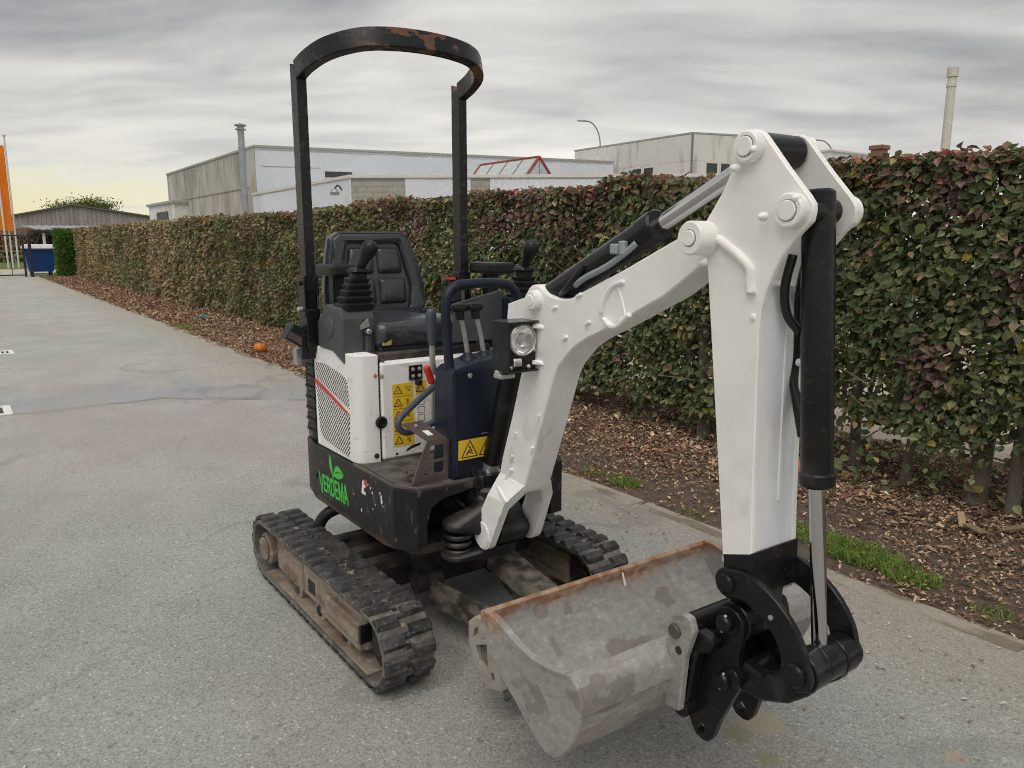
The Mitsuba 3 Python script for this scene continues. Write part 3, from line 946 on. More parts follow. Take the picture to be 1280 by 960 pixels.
blk = mikit.ply(box(0, .39, 0, .19, 0, .04, .008), 'block_grey', False)
fx, fn = np.array([dxy[0], dxy[1], 0]), np.array([dxy[1], -dxy[0], 0])
for s0, s1 in ((0.05, 2.15), (4.68, 5.42)):
    bay = part(annex, 'block_bay', on_wall(B2, C2, s0, s1, 1.2, 3.86, .012, .05), 'joint_grey', False, label='grey concrete block bay')
    row = 0
    z = 1.95
    while z + .2 < 3.88:
        s = s0 + (0.02 if row % 2 == 0 else -.18)
        while s < s1 - .02:
            a0, a1 = max(s, s0 + .01), min(s + .39, s1 - .01)
            if a1 - a0 > .06:
                o = np.array([B2[0], B2[1], z]) + fx * a0 + fn * (-.02 + rng.uniform(-.003, .003))
                M = np.eye(4)
                M[:3, 0], M[:3, 1], M[:3, 2], M[:3, 3] = fx * (a1 - a0) / .39, (0, 0, 1), fn, o
                part(bay, 'block', dict(blk), None, to_world=T(M))
            s += .40
        z += .20
        row += 1
part(annex, 'drain_pipe', cyl((13.25, 36.2, 0), (13.25, 36.2, 2.9), .09), 'trim_grey', True)
bk = part(annex, 'wall_lamp', tube([(12.75, 28.8, 3.45), (12.5, 28.6, 3.6), (12.25, 28.35, 3.45)], .03, 8), 'black_metal', True)
part(bk, 'lamp_head', lathe([(0, 0), (.16, 0), (.18, .1), (.08, .22), (0, .24)], (12.25, 28.35, 3.22), (0, 0, 1), 14), 'galvanised', 30)
# glazed ridge skylight on the annex roof
sk = 'skylight'
tag(sk, 'ridge shaped glass skylight with dark red frame on the annex roof', 'skylight')
ya, yb, xa, xb, xm_, zb, zt = 24.25, 28.3, 18.3, 19.56, 18.93, 3.95, 4.69
zb2 = 3.95


def bar(p, q, r=.045):
    return cyl(p, q, r, 8, 0)


def quad(a, b, c, d_, t=.012):
    a, b, c, d_ = (np.array(x, float) for x in (a, b, c, d_))
    n = np.cross(b - a, d_ - a)
    n = n / np.linalg.norm(n) * t
    return hull([a, b, c, d_, a + n, b + n, c + n, d_ + n])


ys = np.linspace(ya, yb, 5)
for x in (xa, xb):
    for k in range(4):
        part(sk, 'pane', quad((x, ys[k], zb), (x, ys[k + 1], zb), (xm_, ys[k + 1], zt), (xm_, ys[k], zt)), 'skylight_pane', False)
    for k in range(5):
        part(sk, 'bar', bar((x, ys[k], zb), (xm_, ys[k], zt), .060 if k in (0, 4) else .028), 'red_frame', True)
    part(sk, 'sill', bar((x, ya, zb + .03), (x, yb, zb + .03), .05), 'red_frame', True)
part(sk, 'ridge', bar((xm_, ya, zt), (xm_, yb, zt), .05), 'red_frame', True)
for y in (ya, yb):
    part(sk, 'end_pane', hull([(xa, y - .008, zb), (xb, y - .008, zb), (xm_, y - .008, zt), (xa, y + .008, zb), (xb, y + .008, zb), (xm_, y + .008, zt)]), 'skylight_pane', False)
part(sk, 'mullion', bar((xm_, ya, zb), (xm_, ya, zt), .02), 'red_frame', True)

# flue pipe at the corner
fl = 'flue_pipe'
tag(fl, 'grey metal flue pipe with a cowl rising beside the grey hall corner', 'flue')
part(fl, 'pipe', cyl((12.75, 40.9, 0), (12.75, 40.9, 6.85), .16), 'galvanised', 30)
part(fl, 'cowl', lathe([(0, 0), (.17, 0), (.17, .15), (.27, .17), (.27, .22), (.17, .24), (.17, .34), (.30, .36), (.30, .42), (0, .5)], (12.75, 40.9, 6.85), (0, 0, 1), 20), 'galvanised', 30)
for z in (2.2, 4.3, 6.1):
    part(fl, 'collar', cyl((12.75, 40.9, z), (12.75, 40.9, z + .08), .18), 'galvanised', 30)
# small building left of the hall
sb = 'small_outbuilding'
tag(sb, 'small flat roofed concrete outbuilding left of the grey hall wall', 'building')
part(sb, 'wall', cat(plainbox(13.3, 17, 58.5, 66.8, 0, 4.1)), 'pale_concrete', False)
part(sb, 'roof', box(13.15, 17.1, 58.3, 67, 4.1, 4.3, .02), 'trim_grey', False)
part(sb, 'window', box(13.24, 13.34, 60.4, 64.0, 2.2, 3.6, .01), 'window_dark', False)

# pale concrete building behind the arm
A3, B3, C3 = (37.87, 44.3), (37.5, 32.9), (45.9, 30.5)
pb = 'concrete_building'
tag(pb, 'tall pale concrete panel building with small windows behind the digging arm', 'building')
for nm, p, q in (('side_wall', A3, B3), ('front_wall', B3, C3)):
    L = math.dist(p, q)
    wk = part(pb, nm, wall(p, q, 0, 7.9), 'pale_concrete', False)
    part(pb, 'coping', on_wall(p, q, -.05, L + .05, 7.9, 8.0, .05, .4), 'trim_grey', False)
    nn = 3 if nm == 'front_wall' else 4
    for i in range(nn):
        for z0, z1 in ((0, 2.4), (2.42, 4.5), (4.52, 6.3), (6.32, 7.88)):
            part(wk, 'panel', on_wall(p, q, L * i / nn + .02, L * (i + 1) / nn - .02, z0, z1, .03, .05, .012), 'pale_concrete', False)
part(pb, 'roof', prism([A3, B3, C3, (50, 42)], 7.7, 7.86, .02), 'trim_grey', False)
part(pb, 'corner_post', cyl((37.46, 32.86, 0), (37.46, 32.86, 7.9), .07, 10), 'joint_grey', True)
L = math.dist(A3, B3)
for p, q, s0, s1, z0, z1 in ((A3, B3, 6.15, 7.15, 5.6, 6.25), (A3, B3, 7.25, 8.25, 5.6, 6.25), (B3, C3, .95, 1.9, 5.4, 6.3), (B3, C3, 2.0, 2.8, 5.4, 6.3)):
    w = part(pb, 'window', on_wall(p, q, s0, s1, z0, z1, .07), 'trim_white', False)
    part(w, 'pane', on_wall(p, q, s0 + .09, s1 - .09, z0 + .09, z1 - .09, .078), 'window_dark', False)
kb = 'low_white_building'
tag(kb, 'low pale block seen just right of the arm tip beyond the concrete building', 'building')
part(kb, 'wall', plainbox(45.9, 51.5, 28.9, 36, 0, 7.05), 'white_render', False)
part(kb, 'roof', box(45.8, 51.6, 28.8, 36, 7.05, 7.2, .02), 'trim_white', False)
ck = 'industrial_chimney'
tag(ck, 'tall slender cream chimney rising above the hedge at the right', 'chimney')
part(ck, 'stack', lathe([(0, 0), (.42, 0), (.34, 15.2), (0, 15.2)], (70.9, 33.8, 0), (0, 0, 1), 24), 'stack_cream', 30)
part(ck, 'rim', lathe([(.25, 0), (.44, 0), (.46, .75), (.25, .75)], (70.9, 33.8, 15.2), (0, 0, 1), 24), 'stack_cream', 30)
part(ck, 'band', lathe([(.25, 0), (.40, 0), (.40, .3), (.25, .3)], (70.9, 33.8, 14.4), (0, 0, 1), 24), 'stack_cream', 30)
pk = part(None, 'brick_pier', cat(box(20.3, 20.62, 11.3, 11.62, 0, 3.88, .02), box(20.26, 20.66, 11.26, 11.66, 3.88, 4.0, .02)), 'brick_red', False)
tag(pk, 'brown masonry pier top just showing above the hedge right of the arm', 'pier')


def street_lamp(bx, by, top, dx, dy, label):
    k = numbered('street_lamp')
    labels[k] = {'label': label, 'category': 'street lamp', 'group': 'street lamps behind the buildings'}
    L = math.hypot(dx, dy)
    part(k, 'pole', tube([(bx, by, 0), (bx, by, top - 3), (bx, by, top - 1.6), (bx + dx * .18, by + dy * .18, top - .7), (bx + dx * .55, by + dy * .55, top - .12), (bx + dx, by + dy, top)], .055, 8), 'galvanised', True)
    m = rbox(-.38, .38, -.12, .12, -.06, .06, .05)
    m.apply_transform(trimesh.transformations.rotation_matrix(math.atan2(dy, dx), (0, 0, 1)))
    m.apply_translation((bx + dx * 1.12, by + dy * 1.12, top - .01))
    part(k, 'lamp_head', m, 'trim_grey', 40)
    return k


street_lamp(43.6, 47.9, 10.9, -1.35, .45, 'curved street lamp above the left end of the concrete building')
street_lamp(57.6, 35.9, 9.3, -1.3, .9, 'curved street lamp beyond the low white block right of the arm')

# barn and lean-to, far left
bn = 'old_barn'
tag(bn, 'wide old barn with a grey boarded gable far down the drive', 'barn')
by = 112.0


def atx(u):  # x at the barn plane from the tangent of the view angle
    return u


xl, xr, xm, zr, ze = 4.5, 27.5, 13.4, 5.85, 3.9
gx = [xl, xm, xr]
part(bn, 'wall', xz([(xl, 0), (xr, 0), (xr, ze), (xm, zr), (xl, ze)], by, by + .3, 0), 'barn_board', False)
nbd = 46
for i in range(nbd):
    x0, x1 = xl + (xr - xl) * i / nbd + .03, xl + (xr - xl) * (i + 1) / nbd - .03
    xc = (x0 + x1) / 2
    zt_ = ze + (zr - ze) * ((xc - xl) / (xm - xl) if xc < xm else (xr - xc) / (xr - xm)) - .05
    part(f'{bn}__wall', 'board', plainbox(x0, x1, by - .04 - .02 * (i % 3), by + .02, 2.0, zt_), 'barn_board', False)
for s in (0, 1):
    p, q = ((xl - .4, ze - .1), (xm, zr)) if s == 0 else ((xm, zr), (xr + .4, ze - .1))
    part(bn, 'roof', hull([(p[0], by - .4, p[1]), (q[0], by - .4, q[1]), (p[0], by + 18, p[1]), (q[0], by + 18, q[1]), (p[0], by - .4, p[1] + .18), (q[0], by - .4, q[1] + .18), (p[0], by + 18, p[1] + .18), (q[0], by + 18, q[1] + .18)]), 'barn_roof', False)
part(bn, 'brick_base', plainbox(xl - .3, xr - 8, by - 1.2, by - .1, 0, 3.0), 'brick_red', False)
lt = 'lean_to'
tag(lt, 'open lean-to with a grey corrugated roof behind the far end of the hedge', 'shelter')
p = sg.Polygon([(5.4, 62), (15.5, 62), (15.5, 72), (5.4, 72)])
rv, rf = [], []
xs = np.linspace(5.0, 15.5, 85)
zz = 2.24 + 0.035 * np.sin(xs * 2 * PI / .5)
V = np.vstack([np.c_[xs, xs * 0 + 60, zz], np.c_[xs, xs * 0 + 72, zz + .45]])
F = []
for i in range(84):
    F += [(i, i + 1, i + 86), (i, i + 86, i + 85)]
part(lt, 'roof', trimesh.Trimesh(V, F, process=False), 'roof_sheet', True)
part(lt, 'fascia', box(5.0, 15.5, 59.9, 60.0, 2.02, 2.2, .01), 'black_metal', False)
for x in (5.3, 8.4, 11.5):
    part(lt, 'post', box(x, x + .16, 60.05, 60.2, 0, 2.05, .01), 'trim_white', False)
part(lt, 'back_wall', plainbox(5.2, 15.5, 71, 71.3, 0, 2.3), 'barn_board', False)
# tree behind the barn
r = np.random.default_rng(8)
n = 9000
cl = r.normal(0, 1, (14, 3)) * [2.4, 2.0, .7] + [19.0, 150, 6.1]
pos = cl[r.integers(0, 14, n)] + r.normal(0, 1, (n, 3)) * [1.1, 1.1, .65]
g = leaf_mesh(pos, r.uniform(.25, .5, n), unit(r.normal(0, 1, (n, 3)) + [0, 0, .6]), unit(r.normal(0, 1, (n, 3))), np.array([.16, .19, .06]) * r.uniform(.6, 1.4, n)[:, None], 1)
part('far_tree', 'crown', (g[0], g[1]), 'leaf_vc', False, kind='stuff', color=g[2])
part('far_tree', 'trunk', cyl((19, 150, 0), (19, 150, 6.5), .35), 'bark', True)
tag('far_tree', 'round green tree crown showing behind the barn roof', 'tree')

# flag and poles
for i, (x, y, lab) in enumerate([(3.25, 51.5, 'tall white flag pole on the right, carrying the orange banner'), (2.98, 51.6, 'white flag pole in the middle of the row of three'), (2.74, 51.2, 'leftmost white flag pole of the row of three')]):
    k = numbered('flag_pole')
    part(k, 'pole', cyl((x, y, 0), (x, y, 7.1 if i == 0 else 6.2), .045, 12), 'pole_white', True)
    part(k, 'cap', trimesh.creation.icosphere(2, .09).apply_translation((x, y, 7.15 if i == 0 else 6.25)), 'pole_white', True)
    labels[k] = {'label': lab, 'category': 'flag pole', 'group': 'flag poles beyond the gate'}
nz, nx_ = 30, 10
zz = np.linspace(2.05, 6.6, nz)
V = []
for z in zz:
    for j in range(nx_):
        s = j / (nx_ - 1)
        V.append((3.18 - s * 1.15, 51.42 + .08 * math.sin(s * 7 + z * .7) * s, z + .05 * s))
V = np.array(V)
F = []
for a in range(nz - 1):
    for b in range(nx_ - 1):
        i0 = a * nx_ + b
        F += [(i0, i0 + 1, i0 + nx_ + 1), (i0, i0 + nx_ + 1, i0 + nx_)]
k = part(None, 'banner', trimesh.Trimesh(V, F, process=False), 'orange_cloth', True)
tag(k, 'tall orange banner hanging from the flag pole at the left edge', 'banner')
V2 = V[(V[:, 2] > 2.62) & (V[:, 2] < 3.1)]
tri = [box(3.02 - i * .17 - .12, 3.02 - i * .17, 51.40, 51.405, 2.66, 2.80, .001) for i in range(5)]
# gate at the end of the drive
gt = 'black_gate'
tag(gt, 'open black metal bar gate at the end of the drive', 'gate')
part(gt, 'post', box(2.82, 2.94, 38.45, 38.57, 0, 1.85, .008), 'black_metal', False)
part(gt, 'post', box(2.62, 2.70, 38.6, 38.68, 0, 1.75, .008), 'black_metal', False)
part(gt, 'rail', cyl((2.62, 38.62, 1.72), (-1.2, 38.62, 1.72), .025, 8), 'black_metal', True)
part(gt, 'rail', cyl((2.62, 38.62, .08), (-1.2, 38.62, .08), .025, 8), 'black_metal', True)
for x in (2.18, 1.72, 1.26, .8, .34, -.12, -.58):
    part(gt, 'bar', cyl((x, 38.62, .08), (x, 38.62, 1.72), .014, 8), 'black_metal', True)
# wheelie bin behind the gate post
bb = 'blue_bin'
tag(bb, 'large blue wheeled waste bin with grey lid behind the gate post', 'bin')
part(bb, 'body', hull([(2.85, 39.2, .18), (3.75, 39.2, .18), (2.85, 40.1, .18), (3.75, 40.1, .18), (2.70, 39.05, 1.18), (3.90, 39.05, 1.18), (2.70, 40.25, 1.18), (3.90, 40.25, 1.18)]), 'bin_blue', False)
part(bb, 'lid', hull([(2.66, 39.0, 1.18), (3.94, 39.0, 1.18), (2.66, 40.3, 1.18), (3.94, 40.3, 1.18), (2.75, 39.2, 1.34), (3.85, 39.2, 1.34), (2.75, 40.2, 1.36), (3.85, 40.2, 1.36)]), 'bin_lid', False)
part(bb, 'handle', cyl((2.9, 38.98, 1.12), (3.7, 38.98, 1.12), .025, 10), 'black_metal', True)
for x in (2.95, 3.65):
    for y in (39.3, 40.0):
        part(bb, 'wheel', cyl((x - .04, y, .09), (x + .04, y, .09), .09, 16), 'black_rubber', 30)
# far ground pieces beyond the gate
struct('far_road', sheet(-40, 40, 43.0, 49.5, -.004), 'yard_gravel')
fn_ = 'rail_fence'
tag(fn_, 'brown wooden rail fence beyond the gate at the far left', 'fence')
for i in range(9):
    x = -8 + i * 2.0
    part(fn_, 'post', box(x, x + .12, 58, 58.12, 0, 1.25, .01), 'wood_rail', False)
for z in (.45, .8, 1.1):
    part(fn_, 'rail', box(-8.2, 8.2, 57.95, 58.0, z, z + .13, .01), 'wood_rail', False)
r = np.random.default_rng(3)
n = 6000
pos = np.c_[r.uniform(-10, 7.5, n), r.uniform(66, 68, n), r.uniform(0, 1.9, n)]
g = leaf_mesh(pos, r.uniform(.15, .28, n), unit(r.normal(0, 1, (n, 3)) + [0, -.6, .4]), unit(r.normal(0, 1, (n, 3))), np.array([.085, .065, .028]) * r.uniform(.6, 1.4, n)[:, None], 1)
part('far_hedge', 'foliage', (g[0], g[1]), 'leaf_vc', False, kind='stuff', color=g[2])
tag('far_hedge', 'brown hedge behind the wooden rail fence at the far left', 'hedge')

# ================================================================== the excavator
X = 'mini_excavator'
tag(X, 'white and black mini excavator on rubber tracks with a wide rusty bucket', 'excavator')
CX = 1.55


def ex(name, mesh, bsdf, smooth=35, **k):
    return part(X, name, mesh, bsdf, smooth, **k)


# ---------------------------------------------------------------- tracks
YF, YR, RT = 2.205, 3.275, 0.128          # idler and sprocket centres, belt radius
ZT = 0.150
LOOP = 2 * (YR - YF) + 2 * PI * RT


def on_loop(t):
    """point and outward normal (y, z) at arc length t"""
    L1 = YR - YF
    t = t % LOOP
    if t < L1:
        return np.array([YF + t, ZT + RT]), np.array([0, 1.0])
    t -= L1
    if t < PI * RT:
        a = PI / 2 - t / RT
        return np.array([YR + RT * math.cos(a), ZT + RT * math.sin(a)]), np.array([math.cos(a), math.sin(a)])
    t -= PI * RT
    if t < L1:
        return np.array([YR - t, ZT - RT]), np.array([0, -1.0])
    t -= L1
    a = -PI / 2 - t / RT
    return np.array([YF + RT * math.cos(a), ZT + RT * math.sin(a)]), np.array([math.cos(a), math.sin(a)])


NL = 42
pitch = LOOP / NL
# one lug: two half pads, staggered, with sloping flanks
def pad(x0, x1, c, s):
    w, t = pitch * .33, pitch * .20
    return hull([(x0, c - w, 0), (x1, c - w, 0), (x0, c + w, 0), (x1, c + w, 0), (x0 + .008, c - t, .017), (x1 - .004, c - t, .017), (x0 + .008, c + t, .017), (x1 - .004, c + t, .017),
                 (x0 + .002, c - t * 1.1, .012), (x0 + .002, c + t * 1.1, .012)])


def pad_r(x0, x1, c):
    w, t = pitch * .33, pitch * .20
    return hull([(x0, c - w, 0), (x1, c - w, 0), (x0, c + w, 0), (x1, c + w, 0), (x0 + .004, c - t, .017), (x1 - .008, c - t, .017), (x0 + .004, c + t, .017), (x1 - .008, c + t, .017),
                 (x1 - .002, c - t * 1.1, .012), (x1 - .002, c + t * 1.1, .012)])


TW = .19
lug_d = mikit.ply(cat(pad(0, .082, -.16 * pitch, 1), pad_r(.108, TW, .18 * pitch), hull([(.078, -.012, 0), (.112, -.012, 0), (.078, .012, 0), (.112, .012, 0), (.082, -.007, .008), (.108, -.007, .008), (.082, .007, .008), (.108, .007, .008)])), 'lug_rubber', 35)
mat('lug_rubber', proc(lambda p, n, uv: mix(mix((.022, .022, .023), (.060, .058, .055), smoothstep(.3, .75, fbm(p.x * 25, p.y * 25, p.z * 25, 4))), (.17, .158, .14), smoothstep(.60, .78, fbm(p.x * 70, p.y * 70, p.z * 70, 3)) * .5)), .5, bump=lambda p, n, uv: fbm(p.x * 90, p.y * 90, p.z * 90, 3) * 0.0025)
slot_d = mikit.ply(box(.086, .104, -.009, .009, .0, .004, .001), 'black_print', False)
slot2_d = mikit.ply(box(.087, .103, -.008, .008, .0, .004, .001), 'mud_steel', False)

for side, x0 in ((0, 1.0), (1, 1.912)):
    tk = f'{X}__track' if side == 0 else f'{X}__track_001'
    ts = np.linspace(0, LOOP, 121)[:-1]
    P = np.array([on_loop(t)[0] for t in ts])
    N = np.array([on_loop(t)[1] for t in ts])
    sect = [(0.004, -.020), (TW - .004, -.020), (TW, -.012), (TW, -.004), (TW - .005, 0), (.005, 0), (0, -.004), (0, -.012)]
    V = np.vstack([np.c_[np.full(8, x0) + np.array(sect)[:, 0], P[i][0] + N[i][0] * np.array(sect)[:, 1], P[i][1] + N[i][1] * np.array(sect)[:, 1]] for i in range(120)])
    F = []
    for i in range(120):
        for j in range(8):
            a, b = i * 8 + j, i * 8 + (j + 1) % 8
            c, d = ((i + 1) % 120) * 8 + (j + 1) % 8, ((i + 1) % 120) * 8 + j
            F += [(a, b, c), (a, c, d)]
    m = trimesh.Trimesh(V, F, process=False)
    if m.volume < 0:
        m.invert()
    scene[tk] = mikit.ply(m, 'track_rubber', 35)
    for i in range(NL):
        p, n = on_loop(i * pitch + .013)
        M = np.eye(4)
        M[:3, 0], M[:3, 2], M[:3, 3] = (1, 0, 0), (0, n[0], n[1]), (x0, p[0], p[1])
        M[:3, 1] = np.cross(M[:3, 2], M[:3, 0])
        part(tk, 'lug', dict(lug_d), None, to_world=T(M))
        p, n = on_loop((i + .5) * pitch + .013)
        M2 = M.copy()
        M2[:3, 2], M2[:3, 3] = (0, n[0], n[1]), (x0, p[0] - n[0] * .001, p[1] - n[1] * .001)
        M2[:3, 1] = np.cross(M2[:3, 2], M2[:3, 0])
        part(tk, 'link_slot', dict(slot_d if i % 4 else slot2_d), None, to_world=T(M2))
    part(tk, 'packed_dirt', box(x0 + .008, x0 + TW - .008, YF + .02, YR - .02, ZT - RT + .0195, ZT - RT + .025, .002), 'mud_steel', False)
    # frame, sprocket drive, idler, rollers
    o = (lambda a: x0 + a) if side == 0 else (lambda a: x0 + TW - a)   # a measured inwards from the outer edge

    def sbox(a0, a1, *r, b=.004):
        q = sorted((o(a0), o(a1)))
        return box(q[0], q[1], *r, b)

    fr = ex('track_frame', sbox(.036, .150, 2.30, 3.18, .080, .232, b=.012), 'mud_steel', 30)
    part(fr, 'cover', sbox(.026, .050, 2.86, 3.08, .095, .215, b=.006), 'mud_steel', False)
    part(fr, 'cover', sbox(.029, .050, 2.69, 2.83, .10, .205, b=.01), 'mud_steel', False)
    part(fr, 'plate_hole', sbox(.026, .034, 2.725, 2.795, .125, .18, b=.002), 'dirty_black', False)
    part(fr, 'tension_housing', sbox(.012, .10, 2.30, 2.60, .120, .195, b=.008), 'mud_steel', False)
    part(fr, 'housing_end', sbox(.014, .095, 2.285, 2.302, .125, .190, b=.003), 'black_paint', False)
    part(fr, 'side_rail', sbox(.020, .050, 2.31, 2.66, .085, .118, b=.006), 'mud_steel', False)
    for y in (2.95, 3.02, 2.89):
        for z in (.115, .195):
            part(fr, 'bolt', bolt((o(.030), y, z), (-1 if side == 0 else 1, 0, 0), .008, .006), 'mud_steel', False)
    dm = ex('drive_motor', cyl((o(.012), YR - .01, ZT), (o(.17), YR - .01, ZT), .070, 28, .010), 'mud_steel', 30)
    part(dm, 'cap', lathe([(0, 0), (.052, 0), (.052, .004), (.046, .010), (.020, .012), (0, .012)], (o(.012), YR - .01, ZT), (-1 if side == 0 else 1, 0, 0), 28), 'mud_steel', 30)
    part(dm, 'ring_groove', lathe([(.053, -.001), (.058, -.001), (.058, .0015), (.053, .0015)], (o(.012), YR - .01, ZT), (-1 if side == 0 else 1, 0, 0), 32), 'dirty_black', 30)
    part(dm, 'sprocket', cat(*[cyl((o(.085), YR, ZT), (o(.105), YR + .11 * math.cos(a) * .0, ZT), .098, 24, .004) for a in (0,)]), 'dirty_black', 30)
    idl = ex('idler_wheel', cyl((o(.06), YF + .005, ZT), (o(.13), YF + .005, ZT), .102, 28, .01), 'dirty_black', 30)
    part(idl, 'hub', cyl((o(.04), YF + .005, ZT), (o(.15), YF + .005, ZT), .038, 18), 'dirty_black', 30)
    for y in (2.46, 2.70, 2.94):
        ro = ex('track_roller', cyl((o(.035), y, .078), (o(.155), y, .078), .046, 20, .005), 'mud_steel', 30)
        part(ro, 'hub', cyl((o(.028), y, .078), (o(.036), y, .078), .022, 14), 'dirty_black', 30)

# ---------------------------------------------------------------- undercarriage and blade
uc = ex('undercarriage', union(box(1.36, 1.75, 2.46, 3.02, .17, .335, .02), box(1.16, 1.95, 2.55, 2.65, .16, .255, .008), box(1.16, 1.95, 2.84, 2.94, .16, .255, .008)), 'dirty_black', False)
for y in (2.56, 2.70, 2.86):
    part(uc, 'cross_tube', box(1.13, 1.97, y, y + .055, .225, .285, .006), 'dirty_black', False)
part(uc, 'slew_ring', cyl((CX, 2.76, .33), (CX, 2.76, .405), .23, 40, .01), 'dirty_black', 30)
part(uc, 'travel_hose', tube([(1.16, 3.06, .21), (1.2, 3.03, .33), (1.3, 2.99, .37), (1.45, 2.95, .36)], .026, 12), 'black_rubber', True)
bl = ex('dozer_blade', hull([(x, y, z) for x in (1.272, 1.83) for y, z in ((1.845, .312), (1.865, .312), (1.795, .105), (1.812, .100), (1.835, .20), (1.855, .20))]), 'mud_steel', False)
part(bl, 'blade_edge', hull([(x, y, z) for x in (1.266, 1.836) for y, z in ((1.785, .135), (1.797, .140), (1.770, .085), (1.785, .082))]), 'mud_dark', False)
for x in (1.36, 1.70):
    dx_ = .13 if x < 1.55 else -.13
    part(bl, 'blade_arm', hull([(x + dx_ + a, 1.885, z) for a in (0, .016) for z in (.07, .185)] + [(x + a + .015, 2.44, z) for a in (0, .016) for z in (.11, .215)]), 'mud_dark', False)
    part(bl, 'pivot', cyl((x - .03, 2.47, .2), (x + .08, 2.47, .2), .045, 20), 'dirty_black', 30)
part(bl, 'cylinder_guard', frame(rbox(-.058, .058, -.16, .16, -.035, .035, .016), (1.625, 2.17, .255), (1, 0, 0), (0, .985, .17), (0, -.17, .985)), 'mud_dark', 40)
part(bl, 'cylinder', cyl((1.625, 2.42, .30), (1.625, 1.95, .20), .028, 18), 'dirty_black', 30)
# left end plate of the blade with its folded wing
w = sg.Polygon([(1.865, .317), (1.92, .308), (1.952, .280), (1.952, .215), (1.922, .155), (1.850, .104), (1.778, .128), (1.792, .18), (1.835, .27)]).buffer(.006, 4)
w = w.difference(sg.Polygon([(1.905, .285), (1.925, .268), (1.934, .238), (1.905, .262)])).difference(sg.Polygon([(1.855, .245), (1.918, .215), (1.900, .168), (1.845, .150)])).difference(sg.Polygon([(1.815, .165), (1.835, .158), (1.828, .135), (1.806, .140)]))
part(bl, 'wing', yz(w, 1.248, 1.270, .002), 'zinc_mud', False, label='pale worn folded wing of the blade')
part(bl, 'wing_web', hull([(1.262, 1.93, .20), (1.262, 1.85, .115), (1.30, 1.84, .16), (1.30, 1.86, .28), (1.262, 1.94, .215), (1.262, 1.85, .13)]), 'mud_dark', False)
mat('zinc_mud', proc(lambda p, n, uv: mix((.21, .19, .165), (.40, .375, .335), fbm(p.x * 30, p.y * 30, p.z * 30, 4))), .7)

# ---------------------------------------------------------------- upper structure
plan = [(1.18, 3.06), (1.18, 2.335), (1.232, 2.255), (1.40, 2.235), (1.72, 2.235), (1.88, 2.25), (1.935, 2.335), (1.935, 3.06), (1.90, 3.22), (1.80, 3.33), (1.64, 3.385), (1.475, 3.385), (1.32, 3.33), (1.215, 3.22)]
sk_ = prism(sg.Polygon(plan), .405, .648, .006)
arch = xz(sg.Polygon([(1.268, .3), (1.82, .3), (1.82, .50), (1.79, .58), (1.70, .622), (1.45, .622), (1.33, .606), (1.285, .575), (1.268, .52)]), 2.1, 2.52, 0)
under = yz([(3.06, .30), (3.5, .30), (3.5, .48)], 1.0, 2.1, 0)
u2 = yz([(2.2, .30), (2.2, .455), (2.30, .425), (2.5, .40), (2.6, .3)], 1.0, 2.1, 0)
body = ex('lower_body', diff(sk_, arch, under, u2), 'skirt_black', 30)
part(body, 'bay_floor', box(1.30, 1.83, 2.50, 2.54, .36, .62, .004), 'dirty_black', False)
part(body, 'belly_plate', prism(sg.Polygon(plan).buffer(-.07), .375, .41, .006), 'dirty_black', False)
for k in range(3):
    part(body, 'bay_hose', tube([(1.42 + .07 * k, 2.50, .60 - .03 * k), (1.44 + .06 * k, 2.36, .56), (1.50 + .03 * k, 2.27, .50 + .05 * k), (1.53, 2.2, .62)], .014, 10), 'black_rubber', True)
part(body, 'floor_mat', prism(sg.Polygon([(1.20, 2.66), (1.20, 2.345), (1.245, 2.275), (1.40, 2.253), (1.87, 2.262), (1.91, 2.345), (1.91, 2.66)]), .648, .655, .002), 'mat_floor', False)
part(body, 'rim', sweep([(1.186, 2.67, .652), (1.186, 2.338, .652), (1.236, 2.262, .652), (1.40, 2.242, .652), (1.5, 2.242, .652)], rrect(.010, .012, .003), up=(0, 0, 1)), 'brown_steel', 30)
# stickers and scratches on the right-hand skirt
SX = 1.18
t = meshkit.text_mesh('VERDEMA', .062, .0006, bold=True)
bb_ = t.bounds
t.apply_translation((-bb_[0][0], 0, 0))
W = t.bounds[1][0]
vv = t.vertices.copy()
s = vv[:, 0] / W
hgt = 1.0 + .55 * np.clip(1 - s / .14, 0, 1) * 1.0
vv[:, 1] = np.where(s < .155, vv[:, 1] * 1.32 - .016, vv[:, 1] * (1.05 + .22 * s)) - .004 * np.sin(s * PI)
vv[:, 0] = s * .290
t.vertices = vv
part(body, 'lettering', facing(t, (SX - .0005, 3.006, .472), (0, -1, 0), (0, .12, 1)), 'green_sticker', False, label='green shop lettering with a leaf above it')
def leaf_poly(L, w, bend):
    a = np.linspace(0, 1, 14)
    up_ = np.c_[a * L, np.sin(a * PI) ** .8 * w + bend * np.sin(a * PI)]
    dn = np.c_[a[::-1] * L, -np.sin(a[::-1] * PI) ** .8 * w + bend * np.sin(a[::-1] * PI)]
    return sg.Polygon(np.vstack([up_, dn])).buffer(0)
from shapely import affinity as af
g1 = af.translate(af.rotate(leaf_poly(.088, .013, .006), 97, origin=(0, 0)), .150, .085)
g2 = af.translate(af.rotate(leaf_poly(.105, .026, .010), 12, origin=(0, 0)), .160, .092)
g2 = g2.difference(af.translate(af.rotate(sg.LineString([(.02, .006), (.05, .012), (.085, .006)]).buffer(.0022), 12, origin=(0, 0)), .160, .092))
g3 = sg.LineString([(.150, .066), (.153, .08), (.165, .097)]).buffer(.004)
for g in (g1, unary_union([g2, g3])):
    for q in getattr(g, 'geoms', [g]):
        part(body, 'leaf_mark', facing(prism(q, 0, .0006, 0), (SX - .0005, 3.006, .472), (0, -1, 0), (0, .12, 1)), 'green_sticker', False)
